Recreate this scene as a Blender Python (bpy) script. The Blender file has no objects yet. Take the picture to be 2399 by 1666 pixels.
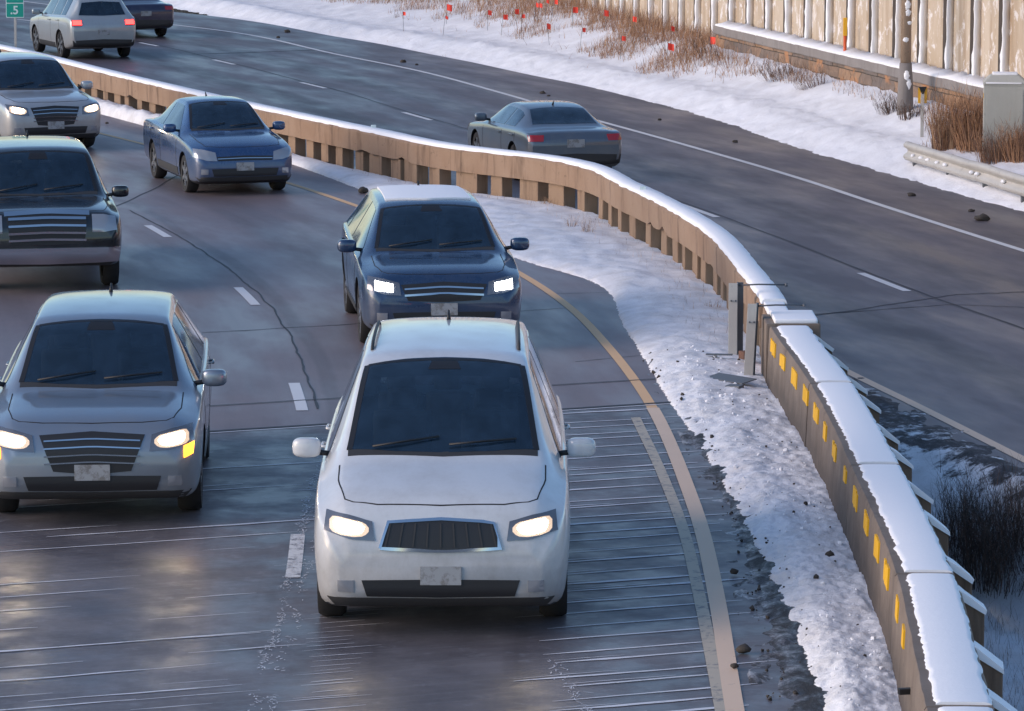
import bpy, bmesh, math, random
import numpy as np
from mathutils import Vector, Matrix, noise
from mathutils.bvhtree import BVHTree

random.seed(7)
S = bpy.context.scene
COL = S.collection
R = math.radians

# ------------------------------------------------------------------ camera numbers
HC, PITCH, FPX = 6.26, R(8.1132), 9000.0          # camera height, downward pitch, focal length in photo pixels
KD = 2399 / 2298.0

def G(x, y, z=0.0, k=KD):
    """the point at height z that the surveyed picture position (x, y) shows"""
    a = (x * k - 1199.5) / FPX
    v = (y * k - 833.0) / FPX
    dn = math.sin(PITCH) + v * math.cos(PITCH)
    fw = math.cos(PITCH) - v * math.sin(PITCH)
    t = (HC - z) / dn
    return Vector((a * t, fw * t, z))

# ------------------------------------------------------------------ small helpers
def tag(o, label=None, cat=None, group=None, kind=None):
    if label: o['label'] = label
    if cat: o['category'] = cat
    if group: o['group'] = group
    if kind: o['kind'] = kind
    return o

def empty(name, loc=(0, 0, 0), rz=0.0):
    o = bpy.data.objects.new(name, None)
    o.empty_display_size = 0.2
    o.location = loc
    o.rotation_euler = (0, 0, rz)
    COL.objects.link(o)
    return o

def link_mesh(name, me, mats, parent=None, smooth=False):
    if not isinstance(mats, (list, tuple)): mats = [mats]
    for m in mats: me.materials.append(m)
    if smooth:
        me.polygons.foreach_set('use_smooth', [True] * len(me.polygons))
    o = bpy.data.objects.new(name, me)
    COL.objects.link(o)
    if parent: o.parent = parent
    return o

def from_py(name, vs, fs, mats, parent=None, smooth=False, uvs=None, mi=None):
    me = bpy.data.meshes.new(name)
    me.from_pydata([tuple(v) for v in vs], [], fs)
    if uvs is not None:
        uvl = me.uv_layers.new(name='UVMap')
        li = np.empty(len(me.loops), dtype=np.int32)
        me.loops.foreach_get('vertex_index', li)
        uvl.data.foreach_set('uv', np.asarray(uvs, dtype=np.float32)[li].ravel())
    if mi is not None:
        me.polygons.foreach_set('material_index', mi)
    me.update()
    return link_mesh(name, me, mats, parent, smooth)

def bm_obj(name, bm, mats, parent=None, smooth=False, angle=None):
    me = bpy.data.meshes.new(name)
    bmesh.ops.recalc_face_normals(bm, faces=bm.faces[:])
    bm.to_mesh(me); bm.free()
    o = link_mesh(name, me, mats, parent, smooth)
    if angle: me.set_sharp_from_angle(angle=R(angle))
    return o

def add_box(bm, lo, hi, rz=0.0, bev=0.0, mi=0, M=None):
    c = [(a + b) / 2 for a, b in zip(lo, hi)]
    s = [abs(b - a) for a, b in zip(lo, hi)]
    n0 = len(bm.faces)
    r = bmesh.ops.create_cube(bm, size=1.0, matrix=Matrix.Translation(c) @ Matrix.Rotation(rz, 4, 'Z') @ Matrix.Diagonal((*s, 1)))
    vs = r['verts']
    if bev > 0:
        es = list({e for v in vs for e in v.link_edges})
        rr = bmesh.ops.bevel(bm, geom=es, offset=bev, segments=2, affect='EDGES', profile=0.7)
        vs = list({v for f in rr['faces'] for v in f.verts} | {v for v in vs if v.is_valid})
    if M is not None:
        bmesh.ops.transform(bm, matrix=M, verts=vs)
    if mi:
        bm.faces.ensure_lookup_table()
        for f in bm.faces[n0:]: f.material_index = mi
    return vs

def add_tube(bm, pts, rad, seg=8, mi=0, cap=True):
    rings = []
    for i, p in enumerate(pts):
        p = Vector(p)
        d = (Vector(pts[min(i + 1, len(pts) - 1)]) - Vector(pts[max(i - 1, 0)])).normalized()
        a = d.orthogonal().normalized(); b = d.cross(a)
        r = rad[i] if isinstance(rad, (list, tuple)) else rad
        rings.append([bm.verts.new(p + (a * math.cos(t) + b * math.sin(t)) * r) for t in [2 * math.pi * k / seg for k in range(seg)]])
    for r0, r1 in zip(rings[:-1], rings[1:]):
        # keep the two rings in step
        j0 = min(range(seg), key=lambda j: (r1[j].co - r0[0].co).length)
        for k in range(seg):
            f = bm.faces.new((r0[k], r0[(k + 1) % seg], r1[(k + 1 + j0) % seg], r1[(k + j0) % seg])); f.material_index = mi; f.smooth = True
        r1[:] = r1[j0:] + r1[:j0]
    if cap:
        for r in (rings[0], rings[-1]):
            try: bm.faces.new(r).material_index = mi
            except ValueError: pass

def fbm(x, y, z=0.0, o=4):
    return noise.fractal((x, y, z), 1.0, 2.0, o)     # about -1 .. 1

# ------------------------------------------------------------------ materials
def mat(name, base=(0.5, 0.5, 0.5), rough=0.6, metal=0.0, spec=0.5, coat=0.0, emit=None, estr=0.0, ior=None):
    m = bpy.data.materials.new(name); m.use_nodes = True
    p = m.node_tree.nodes['Principled BSDF']
    p.inputs['Base Color'].default_value = (*base, 1)
    p.inputs['Roughness'].default_value = rough
    p.inputs['Metallic'].default_value = metal
    p.inputs['Specular IOR Level'].default_value = spec
    if coat:
        p.inputs['Coat Weight'].default_value = coat
        p.inputs['Coat Roughness'].default_value = 0.06
    if ior: p.inputs['IOR'].default_value = ior
    if emit:
        p.inputs['Emission Color'].default_value = (*emit, 1)
        p.inputs['Emission Strength'].default_value = estr
    return m

class N:
    """tiny node-graph writer"""
    def __init__(s, m):
        s.t = m.node_tree; s.p = s.t.nodes['Principled BSDF']
    def n(s, typ, **kw):
        nd = s.t.nodes.new(typ)
        for k, v in kw.items():
            if hasattr(nd, k) and not k.startswith('in_'): setattr(nd, k, v)
        return nd
    def l(s, a, b): s.t.links.new(a, b)
    def coord(s, which='Object', scale=(1, 1, 1)):
        c = s.n('ShaderNodeTexCoord'); m = s.n('ShaderNodeMapping')
        m.inputs['Scale'].default_value = scale
        s.l(c.outputs[which], m.inputs['Vector']); return m.outputs[0]
    def noise(s, vec, scale, detail=4, rough=0.55, dist=0.0):
        x = s.n('ShaderNodeTexNoise')
        x.inputs['Scale'].default_value = scale; x.inputs['Detail'].default_value = detail
        x.inputs['Roughness'].default_value = rough; x.inputs['Distortion'].default_value = dist
        if vec is not None: s.l(vec, x.inputs['Vector'])
        return x.outputs['Fac']
    def ramp(s, fac, stops):
        r = s.n('ShaderNodeValToRGB'); e = r.color_ramp.elements
        while len(e) < len(stops): e.new(0.5)
        for q, (pos, c) in zip(e, stops):
            q.position = pos
            q.color = (c, c, c, 1) if not isinstance(c, (tuple, list)) else (*c, 1)
        s.l(fac, r.inputs[0]); return r.outputs[0]
    def mix(s, fac, a, b, mode='MIX'):
        x = s.n('ShaderNodeMix'); x.data_type = 'RGBA'; x.blend_type = mode
        for inp, val in ((x.inputs[0], fac), (x.inputs[6], a), (x.inputs[7], b)):
            if isinstance(val, (int, float)): inp.default_value = val
            elif isinstance(val, (tuple, list)): inp.default_value = (*val, 1)
            else: s.l(val, inp)
        return x.outputs[2]
    def math(s, op, a, b=0.0, clamp=False):
        x = s.n('ShaderNodeMath'); x.operation = op; x.use_clamp = clamp
        for inp, val in ((x.inputs[0], a), (x.inputs[1], b)):
            if isinstance(val, (int, float)): inp.default_value = val
            else: s.l(val, inp)
        return x.outputs[0]
    def sep(s, vec):
        x = s.n('ShaderNodeSeparateXYZ'); s.l(vec, x.inputs[0]); return x.outputs
    def comb(s, x=0.0, y=0.0, z=0.0):
        c = s.n('ShaderNodeCombineXYZ')
        for i, v in enumerate((x, y, z)):
            if isinstance(v, (int, float)): c.inputs[i].default_value = v
            else: s.l(v, c.inputs[i])
        return c.outputs[0]
    def color(s, c): s.l(c, s.p.inputs['Base Color'])
    def rough(s, c): s.l(c, s.p.inputs['Roughness'])
    def bump(s, h, strength=0.3, dist=0.02):
        b = s.n('ShaderNodeBump'); b.inputs['Strength'].default_value = strength; b.inputs['Distance'].default_value = dist
        s.l(h, b.inputs['Height']); s.l(b.outputs[0], s.p.inputs['Normal'])

def road_material(name, base, warm, tracks):
    """asphalt; u of the UV map runs across the road in metres, v along it"""
    m = mat(name, base, 0.5); g = N(m)
    uv = g.coord('UV'); u, v, _ = g.sep(uv)
    lng = g.comb(g.math('MULTIPLY', u, 1.6), g.math('MULTIPLY', v, 0.05))
    st = g.noise(lng, 1.0, 5, 0.6, 0.3)
    fine = g.noise(g.coord('Object'), 55.0, 3, 0.6)
    mid = g.noise(g.coord('Object'), 0.5, 5, 0.6)
    col = g.mix(g.ramp(st, [(0.3, 0.0), (0.7, 1.0)]), tuple(c * 0.72 for c in base), tuple(c * 1.3 for c in base))
    col = g.mix(g.ramp(mid, [(0.42, 0.0), (0.68, 0.75)]), col, warm)
    uw = g.math('ADD', u, g.math('MULTIPLY', g.math('SUBTRACT', g.noise(g.comb(0.0, g.math('MULTIPLY', v, 0.16)), 1.0, 3), 0.5), 0.35))
    for (uc, hw, dark) in tracks:
        d = g.math('ABSOLUTE', g.math('SUBTRACT', uw, uc))
        k = g.math('SUBTRACT', 1.0, g.math('DIVIDE', d, hw), True)
        k = g.math('MULTIPLY', g.math('SMOOTH_MIN', g.math('MULTIPLY', k, 2.2), 1.0, True), dark)
        col = g.mix(k, col, tuple(c * 0.42 for c in base))
    col = g.mix(g.math('MULTIPLY', g.ramp(fine, [(0.35, 0.0), (0.75, 1.0)]), 0.35), col, tuple(c * 1.7 for c in base))
    g.color(col)
    wet = g.noise(g.comb(g.math('MULTIPLY', u, 0.9), g.math('MULTIPLY', v, 0.22)), 1.0, 4, 0.6)
    g.rough(g.ramp(wet, [(0.35, 0.34), (0.62, 0.56)]))
    g.bump(fine, 0.18, 0.006)
    return m

M = {}
M['asphalt'] = road_material('asphalt_grey', (0.150, 0.126, 0.136), (0.180, 0.146, 0.150), [(1.75, 0.55, 0.45), (-1.8, 0.6, 0.45), (0.35, 0.12, 0.5)])
M['asphalt2'] = road_material('asphalt_blue_grey', (0.078, 0.070, 0.084), (0.100, 0.085, 0.092), [(-1.55, 0.55, 0.85), (1.5, 0.6, 0.6), (0.1, 0.07, 0.8), (3.6, 0.5, 0.3)])

def deck_material():
    m = mat('bridge_concrete', (0.12, 0.125, 0.14), 0.4); g = N(m)
    uv = g.coord('UV'); u, v, _ = g.sep(uv)
    o = g.coord('Object')
    cl = g.noise(o, 0.9, 6, 0.65, 0.4)
    col = g.mix(g.ramp(cl, [(0.36, 0.0), (0.66, 1.0)]), (0.088, 0.082, 0.092), (0.165, 0.154, 0.166))
    lng = g.noise(g.comb(g.math('MULTIPLY', u, 2.0), g.math('MULTIPLY', v, 0.12)), 1.0, 4, 0.6)
    col = g.mix(g.ramp(lng, [(0.5, 0.0), (0.72, 0.7)]), col, (0.058, 0.052, 0.058))
    # fine tining grooves across the deck
    x, y, _ = g.sep(o)
    s = g.math('ADD', g.math('MULTIPLY', y, 0.934), g.math('MULTIPLY', x, -0.357))
    wob = g.math('MULTIPLY', g.noise(o, 1.2, 2), 0.5)
    a = g.noise(g.comb(0.0, g.math('ADD', g.math('MULTIPLY', s, 16.0), wob)), 1.0, 2, 0.7)
    col = g.mix(g.math('MULTIPLY', g.ramp(a, [(0.52, 0.0), (0.75, 1.0)]), 0.35), col, (0.24, 0.25, 0.28))
    salt = g.noise(o, 5.0, 6, 0.7)
    col = g.mix(g.math('MULTIPLY', g.ramp(salt, [(0.56, 0.0), (0.74, 1.0)]), 0.5), col, (0.28, 0.29, 0.32))
    fine = g.noise(o, 70.0, 3)
    col = g.mix(g.math('MULTIPLY', fine, 0.25), col, (0.05, 0.05, 0.06))
    g.color(col)
    wet = g.noise(o, 1.6, 5, 0.65)
    g.rough(g.ramp(wet, [(0.38, 0.36), (0.62, 0.58)]))
    g.bump(fine, 0.10, 0.004)
    return m
M['deck'] = deck_material()

def snow_material(name, dirt, scale=1.0, base=(0.80, 0.81, 0.84)):
    m = mat(name, base, 0.75); g = N(m)
    o = g.coord('Object')
    big = g.noise(o, 1.6 * scale, 6, 0.65)
    fine = g.noise(o, 22.0 * scale, 5, 0.7)
    grit = g.noise(o, 34.0 * scale, 3, 0.6)
    col = g.mix(g.math('MULTIPLY', g.ramp(big, [(0.40, 0.0), (0.70, 1.0)]), dirt), base, (0.46, 0.44, 0.42))
    gk = g.math('MULTIPLY', g.ramp(grit, [(0.64, 0.0), (0.72, 1.0)]), g.ramp(big, [(0.40, 0.0), (0.58, 1.0)]))
    col = g.mix(g.math('MULTIPLY', gk, min(1.0, dirt * 1.4)), col, (0.13, 0.115, 0.10))
    g.color(col); g.bump(fine, 0.5 if dirt > 0.05 else 0.12, 0.03)
    m.node_tree.nodes['Principled BSDF'].inputs['Subsurface Weight'].default_value = 0.0
    return m
M['snow_median'] = snow_material('plowed_snow', 0.50, 1.5)
M['snow_field'] = snow_material('field_snow', 0.28, 0.7)
M['snow_clean'] = snow_material('cap_snow', 0.0, 1.0, (0.86, 0.87, 0.89))
M['snow_low'] = snow_material('ditch_snow', 0.10)

def slush_material():
    m = mat('slush_grit', (0.1, 0.1, 0.11), 0.5); g = N(m)
    o = g.coord('Object', (1, 0.55, 1))
    a = g.noise(o, 5.0, 8, 0.72, 0.6); b = g.noise(o, 26.0, 5, 0.7)
    c = g.math('ADD', g.math('MULTIPLY', a, 0.65), g.math('MULTIPLY', b, 0.35))
    u = g.sep(g.coord('UV'))[0]
    c = g.math('SUBTRACT', g.math('ADD', c, 0.035), g.math('MULTIPLY', g.ramp(u, [(0.30, 0.0), (0.55, 1.0)]), 0.085))
    col = g.ramp(c, [(0.40, (0.020, 0.018, 0.018)), (0.49, (0.045, 0.042, 0.044)), (0.55, (0.13, 0.125, 0.135)), (0.66, (0.42, 0.42, 0.45))])
    g.color(col); g.rough(g.ramp(a, [(0.4, 0.75), (0.6, 0.35)])); g.bump(c, 0.8, 0.03)
    return m
M['slush'] = slush_material()

def concrete_material(name, c0, c1, stain, streak=1.0):
    m = mat(name, c0, 0.85); g = N(m)
    o = g.coord('Object')
    x, y, z = g.sep(o)
    a = g.noise(o, 1.3, 6, 0.65)
    col = g.mix(g.ramp(a, [(0.3, 0.0), (0.7, 1.0)]), c0, c1)
    v = g.noise(g.comb(g.math('MULTIPLY', x, 7.0), g.math('MULTIPLY', y, 3.0), g.math('MULTIPLY', z, 0.6)), 1.0, 5, 0.65)
    col = g.mix(g.math('MULTIPLY', g.ramp(v, [(0.53, 0.0), (0.75, 1.0)]), 0.75 * streak), col, stain)
    w = g.noise(o, 4.5, 6, 0.75, 0.8)
    col = g.mix(g.math('MULTIPLY', g.ramp(w, [(0.60, 0.0), (0.70, 1.0)]), 0.6), col, tuple(q * 0.45 for q in stain))
    f = g.noise(o, 40.0, 4, 0.7)
    col = g.mix(g.math('MULTIPLY', f, 0.3), col, tuple(q * 0.8 for q in c0))
    g.color(col); g.bump(g.mix(0.4, w, f), 0.35, 0.02)
    return m
M['rail'] = concrete_material('rail_concrete', (0.270, 0.172, 0.108), (0.335, 0.232, 0.158), (0.10, 0.060, 0.038), 1.35)
M['post'] = concrete_material('post_concrete', (0.250, 0.165, 0.105), (0.31, 0.215, 0.14), (0.08, 0.05, 0.032), 1.2)
M['jersey'] = concrete_material('barrier_concrete', (0.165, 0.126, 0.098), (0.235, 0.190, 0.155), (0.075, 0.062, 0.052), 1.0)
g = N(M['jersey']); o_ = g.coord('Object'); z_ = g.sep(o_)[2]
old_ = M['jersey'].node_tree.nodes['Principled BSDF'].inputs['Base Color'].links[0].from_socket
k_ = g.ramp(g.math('ADD', z_, g.math('MULTIPLY', g.noise(o_, 2.6, 6, 0.7), 0.55)), [(0.46, 0.8), (0.80, 0.0)])
g.color(g.mix(k_, old_, (0.062, 0.050, 0.042)))
M['timber'] = concrete_material('weathered_timber', (0.16, 0.105, 0.07), (0.22, 0.155, 0.11), (0.05, 0.032, 0.024), 1.4)
M['stone_cap'] = concrete_material('stone_cap_grey', (0.20, 0.18, 0.17), (0.26, 0.24, 0.23), (0.13, 0.11, 0.10))

def wall_material():
    m = mat('noise_wall_panel', (0.5, 0.4, 0.3), 0.85); g = N(m)
    o = g.coord('Object'); x, y, z = g.sep(o)
    a = g.noise(o, 0.5, 5, 0.6)
    col = g.mix(g.ramp(a, [(0.35, 0.0), (0.66, 1.0)]), (0.45, 0.36, 0.262), (0.54, 0.46, 0.365))
    v = g.noise(g.comb(g.math('MULTIPLY', x, 3.0), g.math('MULTIPLY', y, 3.0), g.math('MULTIPLY', z, 0.35)), 1.0, 5, 0.6)
    col = g.mix(g.math('MULTIPLY', g.ramp(v, [(0.48, 0.0), (0.72, 1.0)]), 0.75), col, (0.31, 0.215, 0.135))
    # snow blown on to the lower part
    s = g.noise(g.comb(g.math('MULTIPLY', x, 1.0), g.math('MULTIPLY', y, 1.0), g.math('MULTIPLY', z, 0.75)), 3.4, 7, 0.72, 0.5)
    low = g.math('SUBTRACT', 1.1, g.math('MULTIPLY', z, 0.17), True)
    k = g.math('MULTIPLY', g.ramp(s, [(0.535, 0.0), (0.60, 1.0)]), low)
    col = g.mix(g.math('MULTIPLY', k, 0.85), col, (0.78, 0.77, 0.78))
    g.color(col); g.bump(s, 0.25, 0.04)
    return m
M['wall'] = wall_material()
M['fin'] = concrete_material('wall_post_brown', (0.05, 0.038, 0.03), (0.075, 0.058, 0.045), (0.03, 0.022, 0.018))

def stone_material():
    m = mat('stone_blocks', (0.25, 0.2, 0.16), 0.9); g = N(m)
    uv = g.coord('UV')
    b = g.n('ShaderNodeTexBrick'); g.l(uv, b.inputs['Vector'])
    b.inputs['Scale'].default_value = 1.0
    b.inputs['Brick Width'].default_value = 0.85; b.inputs['Row Height'].default_value = 0.24
    b.inputs['Mortar Size'].default_value = 0.012; b.inputs['Bias'].default_value = 0.0
    b.inputs['Color1'].default_value = (0.17, 0.15, 0.14, 1); b.inputs['Color2'].default_value = (0.40, 0.25, 0.15, 1)
    b.inputs['Mortar'].default_value = (0.07, 0.055, 0.045, 1)
    n = g.noise(g.coord('Object'), 5.0, 6, 0.7)
    col = g.mix(0.75, b.outputs['Color'], g.ramp(n, [(0.3, (0.5, 0.5, 0.5)), (0.7, (1.0, 0.95, 0.9))]), 'MULTIPLY')
    r = g.noise(g.coord('Object'), 1.7, 3, 0.5)
    col = g.mix(g.ramp(r, [(0.6, 0.0), (0.66, 0.8)]), col, (0.42, 0.20, 0.09))
    g.color(col); g.bump(n, 0.6, 0.04)
    return m
M['stone'] = stone_material()

def worn_paint(name, c, wear, under):
    m = mat(name, c, 0.6); g = N(m)
    o = g.coord('Object')
    n = g.noise(o, 9.0, 7, 0.75)
    k = g.ramp(n, [(wear - 0.05, 1.0), (wear + 0.06, 0.0)])
    f = g.noise(o, 2.0, 3)
    col = g.mix(g.math('MULTIPLY', f, 0.4), c, tuple(q * 0.7 for q in c))
    g.color(g.mix(k, col, under)); return m
M['white_paint'] = worn_paint('white_road_paint', (0.66, 0.67, 0.68), 0.27, (0.12, 0.12, 0.13))
M['white_worn'] = worn_paint('worn_white_paint', (0.66, 0.67, 0.68), 0.44, (0.12, 0.12, 0.14))
M['yellow_line'] = worn_paint('yellow_road_paint', (0.78, 0.475, 0.235), 0.30, (0.20, 0.15, 0.11))
M['tan_line'] = worn_paint('tan_road_paint', (0.76, 0.56, 0.40), 0.32, (0.22, 0.18, 0.15))
M['pale_line'] = worn_paint('faded_road_paint', (0.50, 0.43, 0.33), 0.42, (0.17, 0.165, 0.17))
M['crack'] = mat('tar_seam', (0.028, 0.028, 0.032), 0.6)
M['salt'] = worn_paint('salt_filled_groove', (0.70, 0.71, 0.75), 0.38, (0.36, 0.36, 0.39))
M['galv'] = concrete_material('galvanised_steel', (0.46, 0.44, 0.40), (0.54, 0.52, 0.48), (0.30, 0.29, 0.26), 0.6)
M['galv'].node_tree.nodes['Principled BSDF'].inputs['Roughness'].default_value = 0.55
M['galv_dark'] = mat('dark_steel', (0.13, 0.135, 0.145), 0.5, 0.4)
M['rust'] = concrete_material('rusty_steel', (0.16, 0.08, 0.05), (0.11, 0.06, 0.045), (0.05, 0.03, 0.025))
M['tape'] = worn_paint('yellow_reflective_tape', (0.86, 0.47, 0.008), 0.24, (0.20, 0.165, 0.13))
M['sign_green'] = mat('sign_green', (0.0, 0.30, 0.225), 0.45)
M['sign_white'] = mat('sign_white', (0.62, 0.72, 0.70), 0.5)
M['orange'] = mat('orange_plastic', (0.62, 0.10, 0.025), 0.5)
M['flag'] = mat('orange_red_flag', (0.80, 0.05, 0.025), 0.6)
M['yellow_plastic'] = mat('yellow_plastic', (0.80, 0.42, 0.02), 0.5)
M['black'] = mat('black_plastic', (0.012, 0.012, 0.014), 0.5)
M['weed'] = mat('dry_weed', (0.36, 0.195, 0.105), 0.9)
M['weed2'] = mat('pale_dry_weed', (0.48, 0.32, 0.20), 0.9)
M['twig'] = mat('dark_twig', (0.055, 0.042, 0.036), 0.9)
M['twig_red'] = mat('brown_twig', (0.15, 0.085, 0.06), 0.9)
M['dirt'] = concrete_material('frozen_dirt', (0.035, 0.03, 0.026), (0.07, 0.06, 0.05), (0.02, 0.017, 0.015))
M['cabinet'] = concrete_material('cabinet_paint', (0.40, 0.405, 0.37), (0.45, 0.45, 0.41), (0.33, 0.32, 0.28), 0.5)
M['pole'] = concrete_material('pole_concrete', (0.30, 0.215, 0.15), (0.36, 0.27, 0.20), (0.17, 0.12, 0.085))

# ------------------------------------------------------------------ curves on the ground (X as a function of Y)
class Curve:
    def __init__(s, pts):
        pts = sorted(pts, key=lambda p: p[1])
        s.y = np.array([p[1] for p in pts], float); s.x = np.array([p[0] for p in pts], float)
        h = np.diff(s.y); d = np.diff(s.x) / h
        m = np.zeros(len(s.y)); m[0], m[-1] = d[0], d[-1]
        m[1:-1] = (d[:-1] * h[1:] + d[1:] * h[:-1]) / (h[:-1] + h[1:])
        s.m = m
    def __call__(s, Y):
        if Y <= s.y[0]: return float(s.x[0] + s.m[0] * (Y - s.y[0]))
        if Y >= s.y[-1]: return float(s.x[-1] + s.m[-1] * (Y - s.y[-1]))
        i = int(np.searchsorted(s.y, Y) - 1); h = s.y[i + 1] - s.y[i]; t = (Y - s.y[i]) / h
        return float((2*t**3-3*t*t+1)*s.x[i] + (t**3-2*t*t+t)*h*s.m[i] + (-2*t**3+3*t*t)*s.x[i+1] + (t**3-t*t)*h*s.m[i+1])
    def slope(s, Y): return (s(Y + 0.25) - s(Y - 0.25)) / 0.5
    def off(s, Y, u):
        """the point u metres to the right of the curve, square to it"""
        k = s.slope(Y); q = math.hypot(1, k)
        return s(Y) + u / q, Y - u * k / q

cDash = Curve([(-1.72, 10), (-1.75, 25), (-1.80, 31), (-1.86, 32.8), (-2.2, 39.8), (-2.39, 41.7), (-3.27, 48.5), (-3.6, 50.2), (-5.08, 56.3), (-5.5, 57.8), (-8.6, 67), (-12.0, 75.0), (-19.5, 90), (-31, 110), (-46, 132)])
cYL = Curve([(1.40, 14), (1.56, 26.3), (1.64, 30.4), (1.66, 33), (1.63, 35.2), (1.45, 40.5), (1.13, 44.6), (0.76, 48), (0.08, 51.9), (-2.15, 59.75), (-4.0, 65.1), (-6.42, 70.9), (-8.42, 75.4), (-15.2, 89.5), (-26, 109), (-40, 131)])
cSL = Curve([(2.10, 20), (2.16, 26.3), (2.15, 28.4), (2.10, 31.1), (1.99, 34.4), (1.85, 37.6), (1.70, 39.9), (1.58, 42.1), (1.36, 46.3), (0.96, 51.2), (0.25, 53.0), (-2.42, 63), (-4.43, 69.4), (-6.57, 74.4), (-8.2, 78.5), (-13.5, 90), (-24, 110), (-36, 130)])
cBar = Curve([(2.35, 14), (2.57, 23.4), (2.80, 27.6), (2.88, 32.3), (2.89, 37), (2.78, 41.5), (2.79, 43.2), (2.70, 46.2), (2.54, 49.9), (2.17, 53), (1.64, 56.2), (0.57, 60.64), (-1.09, 62.9), (-2.37, 65.7), (-4.98, 71.7), (-7.73, 78.5), (-11.86, 89.1), (-17.0, 100), (-28, 120)])   # road-side face of the median barrier
cRD = Curve([(11.5, 22), (9.6, 34), (8.2, 41), (6.75, 48), (5.49, 53.1), (5.05, 55.1), (3.34, 62.9), (2.83, 65), (-1.74, 82.6), (-2.38, 84.7), (-4.47, 92.1), (-5.17, 94.1), (-7.3, 100.8), (-7.94, 102.6), (-10.0, 108.6), (-10.62, 110.1), (-15.09, 121.4), (-15.66, 122.4), (-22.5, 134), (-36, 152), (-50, 168)])
cWL = Curve([(12.6, 37), (9.2, 52), (7.39, 59.6), (6.38, 64.1), (5.26, 69.3), (3.42, 76.6), (1.38, 84.2), (-0.28, 90.7), (-2.46, 98.5), (-4.63, 104.5), (-8.66, 116), (-11.22, 120.7), (-14.99, 129.9), (-17.0, 134), (-30, 156), (-42, 172)])
cSR = Curve([(16.5, 36), (12.0, 51), (8.5, 63.5), (6.93, 70), (5.95, 74.1), (4.33, 82.6), (1.64, 93.4), (-1.82, 105.4), (-6.03, 116), (-12.3, 135), (-25, 160), (-36, 178)])
ZR = -0.4
def wall_x(Y): return 5.5 + (93.7 - Y) * 0.19

def grid_obj(name, rows, mats, parent=None, smooth=True, uv=None):
    vs, uvs, fs = [], [], []
    nc = len(rows[0])
    for r in rows: vs += r
    for i in range(len(rows) - 1):
        for j in range(nc - 1):
            a = i * nc + j
            fs.append((a, a + 1, a + nc + 1, a + nc))
    flat = [q for r in uv for q in r] if uv else None
    return from_py(name, vs, fs, mats, parent, smooth, flat)

def ribbon(name, pts, width, z, m, parent=None, jit=0.0):
    """a thin painted strip along ground points"""
    vs, fs = [], []
    n = len(pts)
    for i in range(n):
        a, b = pts[max(i - 1, 0)], pts[min(i + 1, n - 1)]
        dx, dy = b[0] - a[0], b[1] - a[1]; q = math.hypot(dx, dy) or 1
        w = width[i] if isinstance(width, (list, tuple)) else width
        wl = w / 2 * (1 + jit * random.uniform(-1, 1)); wr = w / 2 * (1 + jit * random.uniform(-1, 1))
        vs += [(pts[i][0] + dy / q * wr, pts[i][1] - dx / q * wr, z), (pts[i][0] - dy / q * wl, pts[i][1] + dx / q * wl, z)]
    fs = [(2 * i, 2 * i + 2, 2 * i + 3, 2 * i + 1) for i in range(n - 1)]
    return vs, fs

def ribbons_obj(name, strips, m, parent):
    V, F = [], []
    for vs, fs in strips:
        b = len(V); V += vs; F += [tuple(q + b for q in f) for f in fs]
    o = from_py(name, V, F, m, parent)
    return o

def frange(a, b, s):
    n = max(1, int(round((b - a) / s)))
    return [a + (b - a) * i / n for i in range(n + 1)]

# ------------------------------------------------------------------ setting: ground, roads, markings
tag(from_py('ground', [(-900, -300, -2.2), (900, -300, -2.2), (900, 1500, -2.2), (-900, 1500, -2.2)], [(0, 1, 2, 3)], M['snow_low']), kind='structure')

def make_road(name, c, y0, y1, us, z, m, edge=None):
    rows, uv, s, prev = [], [], 0.0, None
    for Y in frange(y0, y1, 1.0):
        p = (c(Y), Y)
        if prev: s += math.hypot(p[0] - prev[0], p[1] - prev[1])
        prev = p
        r = [(*c.off(Y, u), z) for u in us]; w = [(u, s) for u in us]
        if edge:                                        # stops under the barrier that follows the curve `edge`
            lim = lambda q: min(q[0], edge(q[1]) + 0.15)
            r = [(lim(q), q[1], z) for q in r]
        rows.append(r); uv.append(w)
    return tag(grid_obj(name, rows, m, None, False, uv), kind='structure')

road = make_road('road', cDash, 8, 128, [-13, -9, -6, -3, 0, 1, 2, 3, 4, 4.6, 5.2, 6.2], 0.0, M['asphalt'], cBar)
road2 = make_road('road', cRD, 24, 165, [-3.55, -2, 0, 2, 4, 6.2], ZR, M['asphalt2'])
rows, uv, s_ = [], [], 0.0
for Y in frange(47, 160, 1.0):                                      # inner shoulder, out to the median barrier
    a = cRD.off(Y, -3.55); r = []
    for k in range(6):
        u = -3.55 - 2.0 * k; q = cRD.off(Y, u)
        r.append((max(q[0], cBar(q[1]) + 0.2) if k else q[0], q[1], ZR - 0.003))
    rows.append(r[::-1]); uv.append([(-3.55 - 2.0 * k, Y) for k in range(6)][::-1])
tag(grid_obj('shoulder', rows, M['asphalt2'], None, False, uv), kind='structure')

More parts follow.
